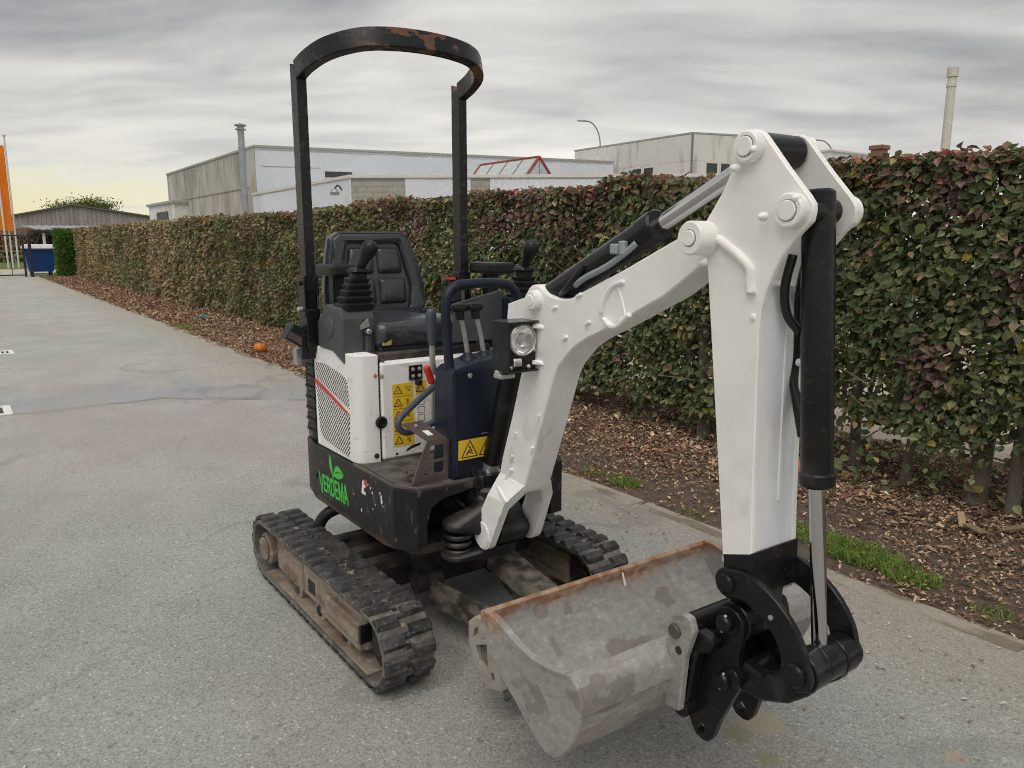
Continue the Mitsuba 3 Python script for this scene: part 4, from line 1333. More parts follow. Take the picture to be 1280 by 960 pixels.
# worn rest of a sticker: a white E with a red block, and chipped spots
ep = unary_union([sg.Polygon([(0, 0), (.012, .052), (.022, .052), (.020, .030), (.018, .002)]), sg.box(.012, .028, .034, .037), sg.box(.016, .0, .034, .010)]).buffer(.001)
part(body, 'sticker', facing(prism(ep, 0, .0006, 0), (SX - .0005, 2.592, .560), (0, -1, 0), (0, 0, 1)), 'white_sticker', False, label='worn remains of a white letter sticker')
part(body, 'sticker', facing(prism(sg.box(.016, .036, .046, .058).union(sg.Polygon([(.046, .038), (.056, .036), (.056, .048)])), 0, .0006, 0) if False else prism(sg.box(.018, .036, .048, .060), 0, .0006, 0), (SX - .0005, 2.590, .560), (0, -1, 0), (0, 0, 1)), 'red_sticker', False, label='small red block of the worn sticker')
r = np.random.default_rng(12)
for (y, z, sz) in ((2.512, .600, .006), (2.50, .585, .005), (2.428, .588, .010), (2.424, .572, .009), (2.436, .600, .005), (2.475, .545, .004), (2.50, .522, .004), (2.60, .49, .008), (2.665, .535, .004), (2.415, .556, .004), (2.535, .606, .004)):
    q = sg.Polygon([(math.cos(a) * sz * r.uniform(.4, 1), math.sin(a) * sz * r.uniform(.6, 1.3)) for a in np.arange(7) * 2 * PI / 7])
    part(body, 'chip', facing(prism(q.buffer(0), 0, .0005, 0), (SX - .0005, y, z), (0, -1, 0), (0, 0, 1)), 'white_sticker', False)
part(body, 'bolt', bolt((SX, 3.035, .52), (-1, 0, 0), .009), 'black_paint', False)

# engine hood: rear louvre corner and side panel
hood_plan = [(1.215, 3.045), (1.200, 3.10), (1.215, 3.20), (1.30, 3.315), (1.46, 3.365), (1.66, 3.365), (1.81, 3.315), (1.90, 3.20), (1.92, 3.05), (1.90, 2.95), (1.25, 2.95)]
hood = ex('rear_hood', prism(sg.Polygon(hood_plan), .648, 1.06, .012), 'black_paint', 30)
for i in range(8):
    z = .690 + i * .047
    part(hood, 'louvre', hull([(1.196, 3.065, z), (1.196, 3.065, z + .010), (1.197, 3.17, z + .004), (1.197, 3.17, z + .014), (1.22, 3.065, z - .012), (1.22, 3.17, z - .010), (1.22, 3.065, z + .012), (1.22, 3.17, z + .016)]), 'skirt_black', False)
    part(hood, 'louvre_gap', box(1.1985, 1.21, 3.072, 3.165, z + .015, z + .034, .002), 'black_print', False)
# right-hand side panel, white with a perforated grille and a rounded front corner
pp = [(1.197, 3.050), (1.197, 2.70), (1.201, 2.672), (1.212, 2.652), (1.232, 2.640), (1.285, 2.636), (1.285, 3.05)]
sp = ex('side_panel', prism(sg.Polygon(pp), .650, 1.075, .004), 'panel_white', 40)
PX = 1.197
part(sp, 'grille', yz([(3.035, 1.005), (2.93, 1.012), (2.75, .985), (2.722, .965), (2.712, .862), (3.036, .942)][::-1], PX - .003, PX + .002, .001), 'grille_paint', False)
part(sp, 'grille', yz([(3.036, .912), (2.712, .838), (2.724, .672), (2.74, .664), (2.98, .690), (3.01, .712)][::-1], PX - .003, PX + .002, .001), 'grille_paint', False)
yy = np.linspace(0, 1, 9)
st = [(3.045 - .345 * t_, .938 - .086 * t_ - .012 * math.sin(t_ * PI)) for t_ in yy] + [(2.700 + .345 * t_, .848 + .068 * t_ - .008 * math.sin((1 - t_) * PI) - .0) for t_ in yy[1:]]
st = [(3.047, .938), (2.95, .914), (2.85, .884), (2.76, .856), (2.705, .838), (2.76, .846), (2.85, .870), (2.95, .896), (3.047, .918)]
part(sp, 'stripe', yz(st, PX - .004, PX - .001, 0), 'red_sticker', False, label='red curved stripe across the grille')
part(sp, 'bolt', bolt((1.272, 2.636, .995), (0, -1, 0), .005), 'terracotta', False)
part(sp, 'cap', lathe([(0, 0), (.024, 0), (.024, .006), (.016, .010), (.013, .004), (0, .004)], (1.288, 2.630, .812), (0, -1, 0), 24), 'black_rubber', 30)
part(sp, 'bolt', bolt((1.268, 2.636, .680), (0, -1, 0), .007), 'dirty_black', False)
# seat pedestal with warning stickers
pd = ex('seat_pedestal', union(box(1.289, 1.90, 2.628, 3.0, .655, 1.045, .012), box(1.22, 1.90, 2.66, 3.04, .655, 1.03, .01)), 'panel_white', 30)
part(pd, 'seat_plate', box(1.30, 1.82, 2.655, 3.14, 1.040, 1.075, .006), 'dirty_black', False)
part(pd, 'seam', box(1.2845, 1.2905, 2.634, 2.640, .66, 1.06, .001), 'black_print', False)
part(pd, 'rust_bracket', hull([(1.27, 2.66, 1.052), (1.31, 2.63, 1.046), (1.31, 2.63, 1.052), (1.27, 2.66, 1.075), (1.33, 2.68, 1.05), (1.29, 2.70, 1.08)]), 'brown_steel', False)
FY = 2.628


def pict(holder, cx, cz, h, y, w=.0022):
    """a warning triangle outline on a plane facing -y"""
    tri = sg.Polygon([(-.56 * h, -.45 * h), (.56 * h, -.45 * h), (0, .52 * h)])
    ring = tri.buffer(w * .9).difference(tri.buffer(-w * .6))
    part(holder, 'warning_mark', facing(prism(ring, 0, .0005, 0), (cx, y, cz), (1, 0, 0), (0, 0, 1)), 'black_print', False)


def spots(holder, cx, cz, h, y, seed, n=6):
    """small figure-like pictogram strokes"""
    r = np.random.default_rng(seed)
    gs = [sg.Point(r.uniform(-.3, .3) * h, .28 * h).buffer(.09 * h)]
    for _ in range(n):
        a, b = r.uniform(-.4, .4, 2) * h, r.uniform(-.4, .4, 2) * h
        gs.append(sg.LineString([a, (a + b) / 2 + r.normal(0, .08 * h, 2), b]).buffer(.035 * h))
    g = unary_union(gs)
    for q in getattr(g, 'geoms', [g]):
        part(holder, 'pictogram', facing(prism(q.simplify(.0005), 0, .0005, 0), (cx, y, cz), (1, 0, 0), (0, 0, 1)), 'black_print', False)


lb = part(pd, 'warning_label', facing(prism(sg.box(0, 0, .092, .250).buffer(-.006).buffer(.006), 0, .0008, 0), (1.338, FY - .0005, .705), (1, 0, 0), (0, 0, 1)), 'yellow_sticker', False, label='tall yellow warning label with five black pictograms')
ly = FY - .0015
for i in range(5):
    z = .705 + .025 + i * .050
    pict(lb, 1.362, z, .030, ly)
    spots(lb, 1.362, z - .003, .013, ly, 70 + i, 3)
    spots(lb, 1.405, z, .030, ly, 30 + i, 4)
    if i:
        part(lb, 'divider', facing(prism(sg.box(0, 0, .086, .0016), 0, .0005, 0), (1.341, ly, z - .0258), (1, 0, 0), (0, 0, 1)), 'black_print', False)
lb2 = part(pd, 'warning_label', facing(prism(sg.box(0, 0, .05, .055), 0, .0008, 0), (1.440, FY - .0005, .902), (1, 0, 0), (0, 0, 1)), 'yellow_sticker', False, label='small yellow warning label beside the red handle')
pict(lb2, 1.462, .930, .034, ly)
lb3 = part(pd, 'info_label', facing(prism(sg.box(0, 0, .042, .10), 0, .0008, 0), (1.442, FY - .0005, .790), (1, 0, 0), (0, 0, 1)), 'white_sticker', False)
for i in range(3):
    part(lb3, 'print', facing(prism(sg.box(0, 0, .030, .026).difference(sg.box(.002, .002, .028, .024)), 0, .0005, 0), (1.448, ly, .795 + i * .032), (1, 0, 0), (0, 0, 1)), 'black_print', False)
hg = part(pd, 'hinge', box(1.412, 1.470, FY - .008, FY + .001, .965, 1.022, .002), 'black_paint', False)
for x in (1.427, 1.455):
    for z in (.980, 1.007):
        part(hg, 'bolt', bolt((x, FY - .008, z), (0, -1, 0), .006, .005), 'zinc', False)
part(pd, 'screw_hole', cyl((1.352, FY - .001, .676), (1.352, FY + .002, .676), .006, 12, 0), 'black_print', False)
part(pd, 'dark_patch', facing(prism(sg.Polygon([(0, 0), (.03, .012), (.062, .018), (.070, .028), (.03, .024), (.004, .012)]), 0, .0008, 0), (1.392, FY - .0005, .678), (1, 0, 0), (0, 0, 1)), 'black_print', False)
part(pd, 'screw', bolt((1.295, FY, .992), (0, -1, 0), .006), 'zinc', False)

# lever console plate on the pedestal, grey
cp = ex('lever_plate', xz([(1.495, .70), (1.60, .70), (1.60, 1.045), (1.515, 1.03), (1.500, .95)], FY - .075, FY - .06), 'panel_white', False)
part(cp, 'symbol_label', facing(prism(sg.Polygon([(0, 0), (.055, -.03), (.062, .015), (.012, .05)]).difference(sg.Polygon([(.004, .003), (.052, -.024), (.057, .012), (.014, .043)])), 0, .0006, 0), (1.502, FY - .0755, .775), (1, 0, 0), (0, 0, 1)), 'black_print', False)
part(cp, 'symbol_label', facing(prism(sg.Point(.03, .012).buffer(.009).union(sg.Point(.045, -.004).buffer(.006)).buffer(.0005) if False else sg.Point(.03, .010).buffer(.008), 0, .0006, 0), (1.502, FY - .0755, .775), (1, 0, 0), (0, 0, 1)), 'black_print', False)
for z in (.925, .945, .965):
    part(cp, 'print', facing(prism(sg.box(0, 0, .022, .014).difference(sg.box(.002, .002, .020, .012)), 0, .0006, 0), (1.525, FY - .0755, z), (1, 0, 0), (0, 0, 1)), 'black_print', False)
rl = ex('throttle_lever', hull(np.vstack([np.array(sg.Point(1.478, .82).buffer(.022, 6).exterior.coords)[:-1] @ np.array([[1, 0, 0], [0, 0, 1]]) + [0, FY - .10, 0], np.array(sg.Point(1.478, .82).buffer(.022, 6).exterior.coords)[:-1] @ np.array([[1, 0, 0], [0, 0, 1]]) + [0, FY - .088, 0],
                                          [(1.462, FY - .10, .975), (1.478, FY - .10, .97), (1.462, FY - .09, .975), (1.478, FY - .09, .97)]])), 'grey_lever', 30)
part(rl, 'handle', frame(rbox(-.014, .014, -.012, .012, -.038, .038, .010), (1.449, FY - .095, .995), (.94, 0, .34), (0, 1, 0), (-.34, 0, .94)), 'red_plastic', 40, label='red plastic handle')
part(rl, 'pivot', bolt((1.478, FY - .10, .82), (0, -1, 0), .008), 'zinc', False)
part(rl, 'knob', rbox(1.430, 1.452, FY - .04, FY - .01, .945, .968, .006), 'black_rubber', 40)
bv = ex('blade_lever', tube([(1.480, FY - .09, 1.000), (1.465, FY - .11, 1.015), (1.445, FY - .13, 1.05), (1.438, FY - .14, 1.13)], .011, 12), 'grey_lever', True)
part(bv, 'grip', lathe([(0, 0), (.014, 0), (.017, .02), (.018, .06), (.021, .10), (.020, .122), (.012, .132), (0, .134)], (1.438, FY - .14, 1.118), (-.05, -.05, 1), 20), 'blue_grip', 40)
# bent foot guard tube
ex('bent_tube', tube([(1.45, 2.50, .955), (1.372, 2.47, .922), (1.290, 2.44, .882), (1.258, 2.43, .858), (1.262, 2.43, .830), (1.292, 2.43, .812), (1.345, 2.43, .820), (1.435, 2.43, .840)], .0125, 14), 'blue_grip', True)
# pedal stand with two windows
ps = ex('pedal_stand', xz(sg.Polygon([(1.232, .652), (1.372, .652), (1.378, .800), (1.300, .806)]).buffer(.006).difference(sg.Polygon([(1.305, .740), (1.360, .742), (1.360, .786), (1.312, .786)]).buffer(.004)).difference(sg.Polygon([(1.283, .690), (1.356, .692), (1.358, .724), (1.298, .722)]).buffer(.004)), 2.285, 2.292, .001), 'brown_steel', False)
part(ps, 'top_plate', hull([(1.296, 2.285, .806), (1.378, 2.285, .800), (1.256, 2.40, .850), (1.350, 2.42, .845), (1.296, 2.285, .812), (1.378, 2.285, .806), (1.256, 2.40, .856), (1.350, 2.42, .851)]), 'brown_steel', False)
part(ps, 'paper_label', hull([(1.31, 2.31, .8225), (1.335, 2.31, .8205), (1.305, 2.34, .834), (1.33, 2.34, .832), (1.31, 2.31, .8235), (1.335, 2.31, .8215), (1.305, 2.34, .835), (1.33, 2.34, .833)]), 'white_sticker', False)
part(ps, 'bolt', bolt((1.30, 2.375, .845), (0, -.3, 1), .006), 'zinc', False)
pe = ex('foot_pedal', cat(cyl((1.24, 2.33, .69), (1.31, 2.31, .685), .010, 10), box(1.232, 1.262, 2.335, 2.38, .688, .700, .002), box(1.245, 1.275, 2.30, 2.35, .662, .68, .002)), 'brown_steel', False)

# ---------------------------------------------------------------- front console
cf = [(1.385, .655), (1.735, .655), (1.735, 1.06), (1.715, 1.085), (1.640, 1.098), (1.40, 1.062), (1.378, 1.045)]
fc = ex('front_console', hull([(1.385, 2.262, .655), (1.735, 2.262, .655), (1.385, 2.40, .655), (1.735, 2.40, .655), (1.382, 2.255, 1.035), (1.738, 2.255, 1.05), (1.395, 2.262, 1.055), (1.72, 2.262, 1.085), (1.382, 2.37, 1.045), (1.738, 2.37, 1.07), (1.40, 2.36, 1.065), (1.72, 2.36, 1.10),
                               (1.385, 2.275, .66), (1.395, 2.252, .80), (1.725, 2.252, .80), (1.60, 2.27, 1.085), (1.48, 2.27, 1.072), (1.60, 2.36, 1.098), (1.48, 2.36, 1.085)]), 'navy_paint', 25)
part(fc, 'console_edge', sweep([(1.395, 2.254, .67), (1.392, 2.250, .85), (1.389, 2.250, 1.03)], rrect(.012, .008, .003), up=(0, -1, 0)), 'navy_paint', 30)
part(fc, 'bolt', bolt((1.455, 2.258, 1.030), (0, -1, .05), .010), 'zinc', False)
wl = part(fc, 'warning_label', frame(prism(sg.box(0, 0, .30, .074), 0, .0008, 0), (1.398, 2.2502, .728), (1, 0, 0), (0, -.06, .998), (0, -.998, -.06)), 'yellow_sticker', False, label='yellow warning label with black triangles')
for i in range(4):
    tri = sg.Polygon([(-.033, -.028), (.033, -.028), (0, .032)])
    ring = tri.buffer(.0024).difference(tri.buffer(-.0014))
    o_ = (1.446 + i * .076, 2.2490 - (.035) * .06, .7645)
    part(wl, 'warning_mark', frame(prism(ring, 0, .0005, 0), o_, (1, 0, 0), (0, -.06, .998), (0, -.998, -.06)), 'black_print', False)
    r = np.random.default_rng(90 + i)
    gs = [sg.Point(.0, .008).buffer(.004), sg.LineString([(-.014, -.020), (-.004, -.006), (.004, .0), (.010, -.008)]).buffer(.0022), sg.LineString([(.014, -.018), (.002, -.010), (-.012, -.014)]).buffer(.0018)]
    g = unary_union(gs)
    for q in getattr(g, 'geoms', [g]):
        part(wl, 'pictogram', frame(prism(q, 0, .0005, 0), o_, (1, 0, 0), (0, -.06, .998), (0, -.998, -.06)), 'black_print', False)
part(fc, 'scratch', box(1.50, 1.57, 2.2505, 2.254, .812, .8145, .0005), 'zinc', False)
hb = ex('grab_bar', tube([(1.405, 2.31, 1.045), (1.398, 2.31, 1.15), (1.392, 2.31, 1.255), (1.400, 2.31, 1.31), (1.435, 2.31, 1.343), (1.49, 2.31, 1.350), (1.60, 2.31, 1.350), (1.665, 2.31, 1.338), (1.702, 2.31, 1.30), (1.712, 2.31, 1.25), (1.712, 2.31, 1.06)], .0175, 16), 'navy_paint', True)
for x, dx in ((1.496, -.034), (1.566, -.038)):
    tl = ex('travel_lever', tube([(x, 2.33, 1.085), (x + dx * .4, 2.33, 1.17), (x + dx, 2.33, 1.25)], .009, 12), 'zinc', True)
    part(tl, 'knob', cat(rbox(x + dx - .034, x + dx + .028, 2.31, 2.35, 1.250, 1.280, .013), cyl((x + dx + .003, 2.33, 1.222), (x + dx, 2.33, 1.256), .016, 14)), 'black_rubber', 40)
    part(tl, 'boot', lathe([(0, 0), (.036, 0), (.030, .012), (.018, .024), (.014, .03), (0, .03)], (x, 2.33, 1.072), (0, 0, 1), 18), 'navy_paint', 40)

# ---------------------------------------------------------------- seat
cu = rbox(1.315, 1.79, 2.69, 3.10, 1.078, 1.190, .038)
cu = cu.subdivide_to_size(.022)
v = cu.vertices
ins = np.clip(1 - np.abs((v[:, 0] - 1.55) / .235) ** 4, 0, 1) * np.clip((v[:, 1] - 2.69) / .08, 0, 1)
v[:, 2] += np.where(v[:, 2] > 1.165, (.015 * np.cos((v[:, 0] - 1.55) * 13) - .006) * ins + (meshkit.fbm(v * 13, 3) - .5) * .016, 0)
v[:, 1] += (meshkit.fbm(v * 14 + 5, 3) - .5) * .018
cu.vertices = v
st_ = ex('seat_cushion', cu, 'vinyl', True)
part(st_, 'cushion_base', rbox(1.325, 1.78, 2.70, 3.1, 1.060, 1.092, .012), 'black_rubber', 40)
part(st_, 'torn_foam', hull([(1.336, 2.694, 1.098), (1.372, 2.689, 1.100), (1.378, 2.690, 1.15), (1.366, 2.691, 1.152), (1.362, 2.69, 1.115), (1.336, 2.694, 1.112), (1.336, 2.71, 1.11), (1.37, 2.71, 1.14)]), 'foam', False, label='torn corner showing yellow foam')
part(st_, 'torn_foam', hull([(1.735, 2.692, 1.100), (1.775, 2.70, 1.104), (1.76, 2.692, 1.13), (1.735, 2.70, 1.12), (1.75, 2.72, 1.12)]), 'foam', False, label='torn corner showing yellow foam')


def rounded(poly, r):
    return sg.Polygon(poly).buffer(-r).buffer(r, 6)


back = sg.Polygon([(1.300, 1.14), (1.725, 1.14), (1.765, 1.20), (1.768, 1.30), (1.735, 1.43), (1.700, 1.525), (1.67, 1.545), (1.365, 1.545), (1.325, 1.52), (1.305, 1.43), (1.285, 1.28), (1.285, 1.18)]).buffer(-.03).buffer(.03, 6)
TB = ((0, .14, .99), (0, -.99, .14))       # up along the backrest, and its outward (front) normal
BO = np.array((0, 3.10, 1.14))


def backplate(poly, d0, d1, b):
    m = prism(poly, d0, d1, b)
    m = m.copy()
    m.vertices = m.vertices - [0, 1.14, 0]
    return frame(m, BO, (1, 0, 0), TB[0], TB[1])


rec = sg.Polygon([(1.375, 1.20), (1.675, 1.20), (1.690, 1.30), (1.645, 1.492), (1.395, 1.492), (1.360, 1.30)]).buffer(-.02).buffer(.02, 5)
bk_ = ex('seat_back', backplate(back, -.05, .012, .018), 'vinyl', 45)
part(bk_, 'bolster', backplate(back.buffer(-.012).difference(rec), .010, .034, .014), 'vinyl', 45)
for x0, x1, z0, z1 in ((1.383, 1.518, 1.355, 1.475), (1.532, 1.655, 1.355, 1.475), (1.378, 1.518, 1.222, 1.340), (1.532, 1.668, 1.222, 1.340)):
    pg = sg.box(x0, z0, x1, z1).intersection(rec.buffer(-.01)).buffer(-.018).buffer(.018, 5)
    lv_ = []
    for dd, hh in ((0, .004), (.003, .016), (.010, .024), (.022, .030), (.040, .033)):
        q = np.array(pg.buffer(-dd, 4).exterior.coords)[:-1]
        lv_.append(np.c_[q[:, 0], q[:, 1] - 1.14, np.full(len(q), hh)])
    part(bk_, 'pad', frame(hull(np.vstack(lv_)), BO, (1, 0, 0), TB[0], TB[1]), 'vinyl', 60)
part(bk_, 'hinge', box(1.30, 1.34, 3.05, 3.14, 1.08, 1.2, .01), 'black_rubber', False)
part(bk_, 'hinge', box(1.72, 1.76, 3.05, 3.14, 1.08, 1.2, .01), 'black_rubber', False)

# ---------------------------------------------------------------- joystick pods


def pod(x0, x1, y0, sgn):
    """box with bellows and joystick; sgn: +1 when its outer side is the low-x one"""
    side = [(y0, 1.030), (y0, 1.206), (y0 + .022, 1.248), (y0 + .155, 1.254), (y0 + .245, 1.180), (y0 + .245, 1.075), (y0 + .11, 1.072)]
    k = ex('control_pod', yz(sg.Polygon(side).buffer(-.008).buffer(.008, 4), x0, x1, .006), 'dark_plastic', 30)
    cx, cy = (x0 + x1) / 2 + .01 * sgn, y0 + .062
    lev = [(.066, .056, 1.238), (.070, .060, 1.258), (.054, .047, 1.266), (.064, .055, 1.284), (.049, .043, 1.292), (.057, .050, 1.309), (.043, .038, 1.317), (.050, .044, 1.333), (.037, .033, 1.341), (.043, .039, 1.355), (.030, .029, 1.362), (.029, .028, 1.374), (.040, .038, 1.384), (.034, .033, 1.394), (.020, .020, 1.400)]
    V, F = [], []
    for (a, b, z) in lev:
        q = rrect(2 * a, 2 * b, min(a, b) * .45, 4)
        V.append(np.c_[q[:, 0] + cx + (z - 1.238) * .10 * sgn, q[:, 1] + cy - (z - 1.238) * .14, np.full(len(q), z)])
    n = len(V[0])
    for i in range(len(V) - 1):
        for j in range(n):
            a, b = i * n + j, i * n + (j + 1) % n
            F += [(a, b, b + n), (a, b + n, a + n)]
    VV = np.vstack(V + [V[-1].mean(0)[None]])
    for j in range(n):
        F.append(((len(V) - 1) * n + j, (len(V) - 1) * n + (j + 1) % n, len(VV) - 1))
    part(k, 'bellows', trimesh.Trimesh(VV, F, process=False), 'black_rubber', 30)
    part(k, 'joystick', lathe([(0, 0), (.018, 0), (.018, .03), (.021, .06), (.029, .085), (.031, .105), (.028, .122), (.015, .134), (0, .137)], (cx + .016 * sgn, cy - .022, 1.388), (.18 * sgn + .06, -.72, 1), 20), 'black_rubber', 45)
    return k


lp = pod(1.190, 1.328, 2.735, 1)
part(lp, 'lever_slot', box(1.272, 1.288, 2.7325, 2.74, 1.08, 1.20, .001), 'black_print', False)
part(lp, 'lever', cat(hull([(1.258, 2.715, 1.165), (1.295, 2.715, 1.175), (1.290, 2.715, 1.205), (1.262, 2.715, 1.18), (1.258, 2.73, 1.165), (1.295, 2.73, 1.175), (1.290, 2.73, 1.205), (1.262, 2.73, 1.18)]), cyl((1.290, 2.708, 1.155), (1.290, 2.735, 1.155), .011, 14)), 'zinc', False)
part(lp, 'lock_strip', box(1.280, 1.302, 2.718, 2.735, 1.050, 1.14, .003), 'dark_plastic', False)
part(lp, 'knob', lathe([(0, 0), (.045, 0), (.040, .006), (0, .010)], (1.190, 2.86, 1.165), (-1, 0, 0), 24), 'dark_plastic', 30)
rp = pod(1.862, 1.990, 2.49, -1)
part(rp, 'side_shield', yz(sg.Polygon([(2.45, 1.06), (2.51, 1.25), (2.55, 1.275), (2.84, 1.23), (2.84, 1.05)]), 1.838, 1.856, .003), 'navy_paint', False)
ex('shield_panel', xz(sg.Polygon([(1.60, 1.10), (1.605, 1.255), (1.825, 1.300), (1.895, 1.250), (1.905, 1.10)]), 2.60, 2.608, .002), 'dark_plastic', False)
for (x0, x1, zs) in ((1.255, 1.365, 0), (1.935, 2.055, 0)):
    y0 = 2.95 if x0 < 1.5 else 2.80
    am = ex('armrest', rbox(x0, x1, y0, y0 + .2, 1.355, 1.405, .014), 'black_rubber', 40)
    part(am, 'post', box(x0 + .04, x1 - .02, y0 + .10, y0 + .15, 1.12, 1.36, .005), 'black_rubber', False)
bl_ = ex('belt_buckle', frame(rbox(-.022, .022, -.02, .02, -.055, .055, .008), (1.842, 3.0, 1.275), (1, 0, 0), (0, .95, -.3), (0, .3, .95)), 'black_rubber', 40)
part(bl_, 'press_button', rbox(1.826, 1.858, 2.985, 3.02, 1.325, 1.336, .003), 'red_plastic', False)
part(bl_, 'webbing', sweep([(1.84, 3.03, 1.22), (1.83, 3.06, 1.15), (1.80, 3.08, 1.09)], rrect(.045, .003, .001), up=(0, -1, 0)), 'black_rubber', 30)

# ---------------------------------------------------------------- roll bar
rb = f'{X}__roll_bar'
RX0, RX1, RY = 1.186, 1.924, 3.052
path = [(1.165, 3.04), (1.170, 2.96), (1.195, 2.865), (1.245, 2.79), (1.32, 2.732), (1.43, 2.700), (1.555, 2.690), (1.68, 2.700), (1.79, 2.732), (1.865, 2.79), (1.915, 2.865), (1.940, 2.96), (1.945, 3.04)]
pp3 = np.array([(x + .02 * (1 if x < 1.555 else -1) * 0, y, 2.182 + .25 * (3.06 - y)) for x, y in path])
pth = spline(pp3, 6)
nrm_ = np.array([0, .25, 1.0]) / np.linalg.norm([0, .25, 1.0])
sec = rrect(.042, .076, .006, 3)
hp = pth - nrm_ * .038
ctr = hp.mean(0)
hp2 = []
for q in hp:       # centre line lies half a tube inside the measured outer edge
    d_ = np.array([1.555 - q[0], 2.97 - q[1], 0])
    d_ = d_ / np.linalg.norm(d_)
    hp2.append(q + d_ * .019)
scene[rb] = mikit.ply(sweep(hp2, sec, up=nrm_), 'frame_paint', 30)
labels[rb] = {'label': 'black roll bar with a bent hoop, chipped and rusty at its top'}
for sgn, x in ((1, 1.186), (-1, 1.924)):
    y0, y1 = 3.018, 3.080
    part(rb, 'post', hull([(x - .02, y0, 1.30), (x + .02, y0, 1.30), (x - .02, y1, 1.30), (x + .02, y1, 1.30), (x - .02, y0, 2.123), (x + .02, y0, 2.123), (x - .02, y1, 2.180), (x + .02, y1, 2.180)]), 'frame_paint', 25)
    part(rb, 'sleeve', box(x - .027, x + .027, 3.010, 3.088, 1.06, 1.225, .004), 'black_paint', False)
    part(rb, 'hinge_plate', box(x - .031, x - .022, 3.012, 3.086, 1.19, 1.36, .003), 'black_paint', False)
    part(rb, 'hinge_plate', box(x + .022, x + .031, 3.012, 3.086, 1.19, 1.36, .003), 'black_paint', False)
    part(rb, 'lower_post', box(x - .0215, x + .0215, 3.017, 3.081, 1.045, 1.31, .004), 'black_paint', False)
    part(rb, 'pin', cyl((x - .05, 3.05, 1.225), (x + .05, 3.05, 1.225), .011, 14), 'zinc', 30)
    part(rb, 'pin', cyl((x - .042, 3.05, 1.33), (x + .042, 3.05, 1.33), .009, 14), 'black_paint', 30)
    part(rb, 'lug_plate', box(x + sgn * .024 - .004, x + sgn * .024 + .004, 2.985, 3.012, 1.225, 1.275, .002), 'brown_steel', False)
bx_ = ex('side_box', frame(rbox(-.05, .05, -.035, .035, -.035, .035, .008), (1.135, 3.07, 1.115), (.85, 0, -.53), (0, 1, 0), (.53, 0, .85)), 'black_rubber', 40)
part(bx_, 'bracket', box(1.14, 1.20, 3.03, 3.06, 1.02, 1.12, .004), 'black_paint', False)
part(bx_, 'face', frame(box(-.042, .042, -.0365, -.034, -.028, .0, .001), (1.135, 3.07, 1.115), (.85, 0, -.53), (0, 1, 0), (.53, 0, .85)), 'brown_steel', False)
mir = ex('plastic_flap', box(1.14, 1.165, 3.10, 3.14, .985, 1.055, .004), 'clear_grey', False)
mat('clear_grey', (.33, .34, .35), .3)

# ---------------------------------------------------------------- boom, arm and bucket (frame s = forward, o = sideways, z)


def bf(poly, o0, o1, b=.003):
    """(s, z) outline, thick in o"""
    return frame(prism(poly, o0, o1, b), P0, FW, (0, 0, 1), LT)


def bp(s, o, z):
    return P0 + FW * s + LT * o + np.array([0, 0, z])


def bcyl(s, z, o0, o1, r, n=28, b=.003):
    return cyl(bp(s, o0, z), bp(s, o1, z), r, n, b)


# swing post (king post)
swp = ex('swing_post', union(cyl((1.54, 2.26, .405), (1.54, 2.26, .62), .085, 30, .012), hull(np.vstack([np.array(box(1.45, 1.63, 2.20, 2.30, .43, .60, .02).vertices), np.array(bcyl(0.0, .478, -.058, .058, .046).vertices)])),
                                   hull(np.vstack([np.array(box(1.46, 1.50, 2.22, 2.32, .52, .63, .01).vertices), np.array(bcyl(-.15, .655, -.055, -.03, .038).vertices)])),
                                   hull(np.vstack([np.array(box(1.57, 1.61, 2.22, 2.32, .52, .63, .01).vertices), np.array(bcyl(-.15, .655, .03, .055, .038).vertices)]))), 'under_black', 35)
mat('under_black', proc(lambda p, n, uv: mix((0.008, 0.008, 0.009), (0.035, 0.031, 0.027), smoothstep(0.4, 0.8, fbm(p.x * 18, p.y * 18, p.z * 18, 4)))), 0.45)
part(swp, 'swing_casting', hull(np.vstack([cyl((1.372, 2.215, .490), (1.372, 2.215, .525), .056, 24, .008).vertices, np.array(bcyl(-.03, .565, -.075, -.03, .030).vertices), np.array(bcyl(-.02, .49, -.075, -.03, .030).vertices)])), 'under_black', 35)
part(swp, 'lower_casting', hull(np.vstack([cyl((1.372, 2.215, .385), (1.372, 2.215, .41), .062, 24, .008).vertices, cyl((1.53, 2.18, .385), (1.53, 2.18, .43), .06, 24, .008).vertices])), 'under_black', 35)
for z in (.405, .432, .459):
    part(swp, 'bushing_ring', cyl((1.372, 2.215, z), (1.372, 2.215, z + .018), .050, 26, .005), 'under_black', 30)
part(swp, 'pivot_pin', cyl((1.54, 2.26, .38), (1.54, 2.26, .665), .045, 24, .006), 'black_paint', 30)
part(swp, 'collar', cyl((1.54, 2.26, .43), (1.54, 2.26, .47), .098, 30, .006), 'black_paint', 30)
part(swp, 'collar', cyl((1.54, 2.26, .49), (1.54, 2.26, .515), .094, 30, .006), 'dirty_black', 30)
part(swp, 'bracket', diff(bf([(-.24, .53), (-.10, .50), (-.075, .62), (-.12, .70), (-.18, .715), (-.23, .66)], -.085, -.060, .003), bcyl(-.17, .665, -.2, 0, .018)), 'black_paint', 30)
part(swp, 'swing_cylinder', cyl((1.42, 2.50, .47), (1.45, 2.27, .47), .030, 20), 'dirty_black', 30)
bc_ = ex('boom_cylinder', cyl(bp(-.108, 0, .70), bp(.066, 0, 1.185), .037, 28, .006), 'black_paint', 30)
part(bc_, 'rod', cyl(bp(.062, 0, 1.175), bp(.090, 0, 1.262), .020, 18), 'chrome', True)
part(bc_, 'rod_eye', bcyl(.090, 1.262, -.03, .03, .032), 'black_paint', 30)
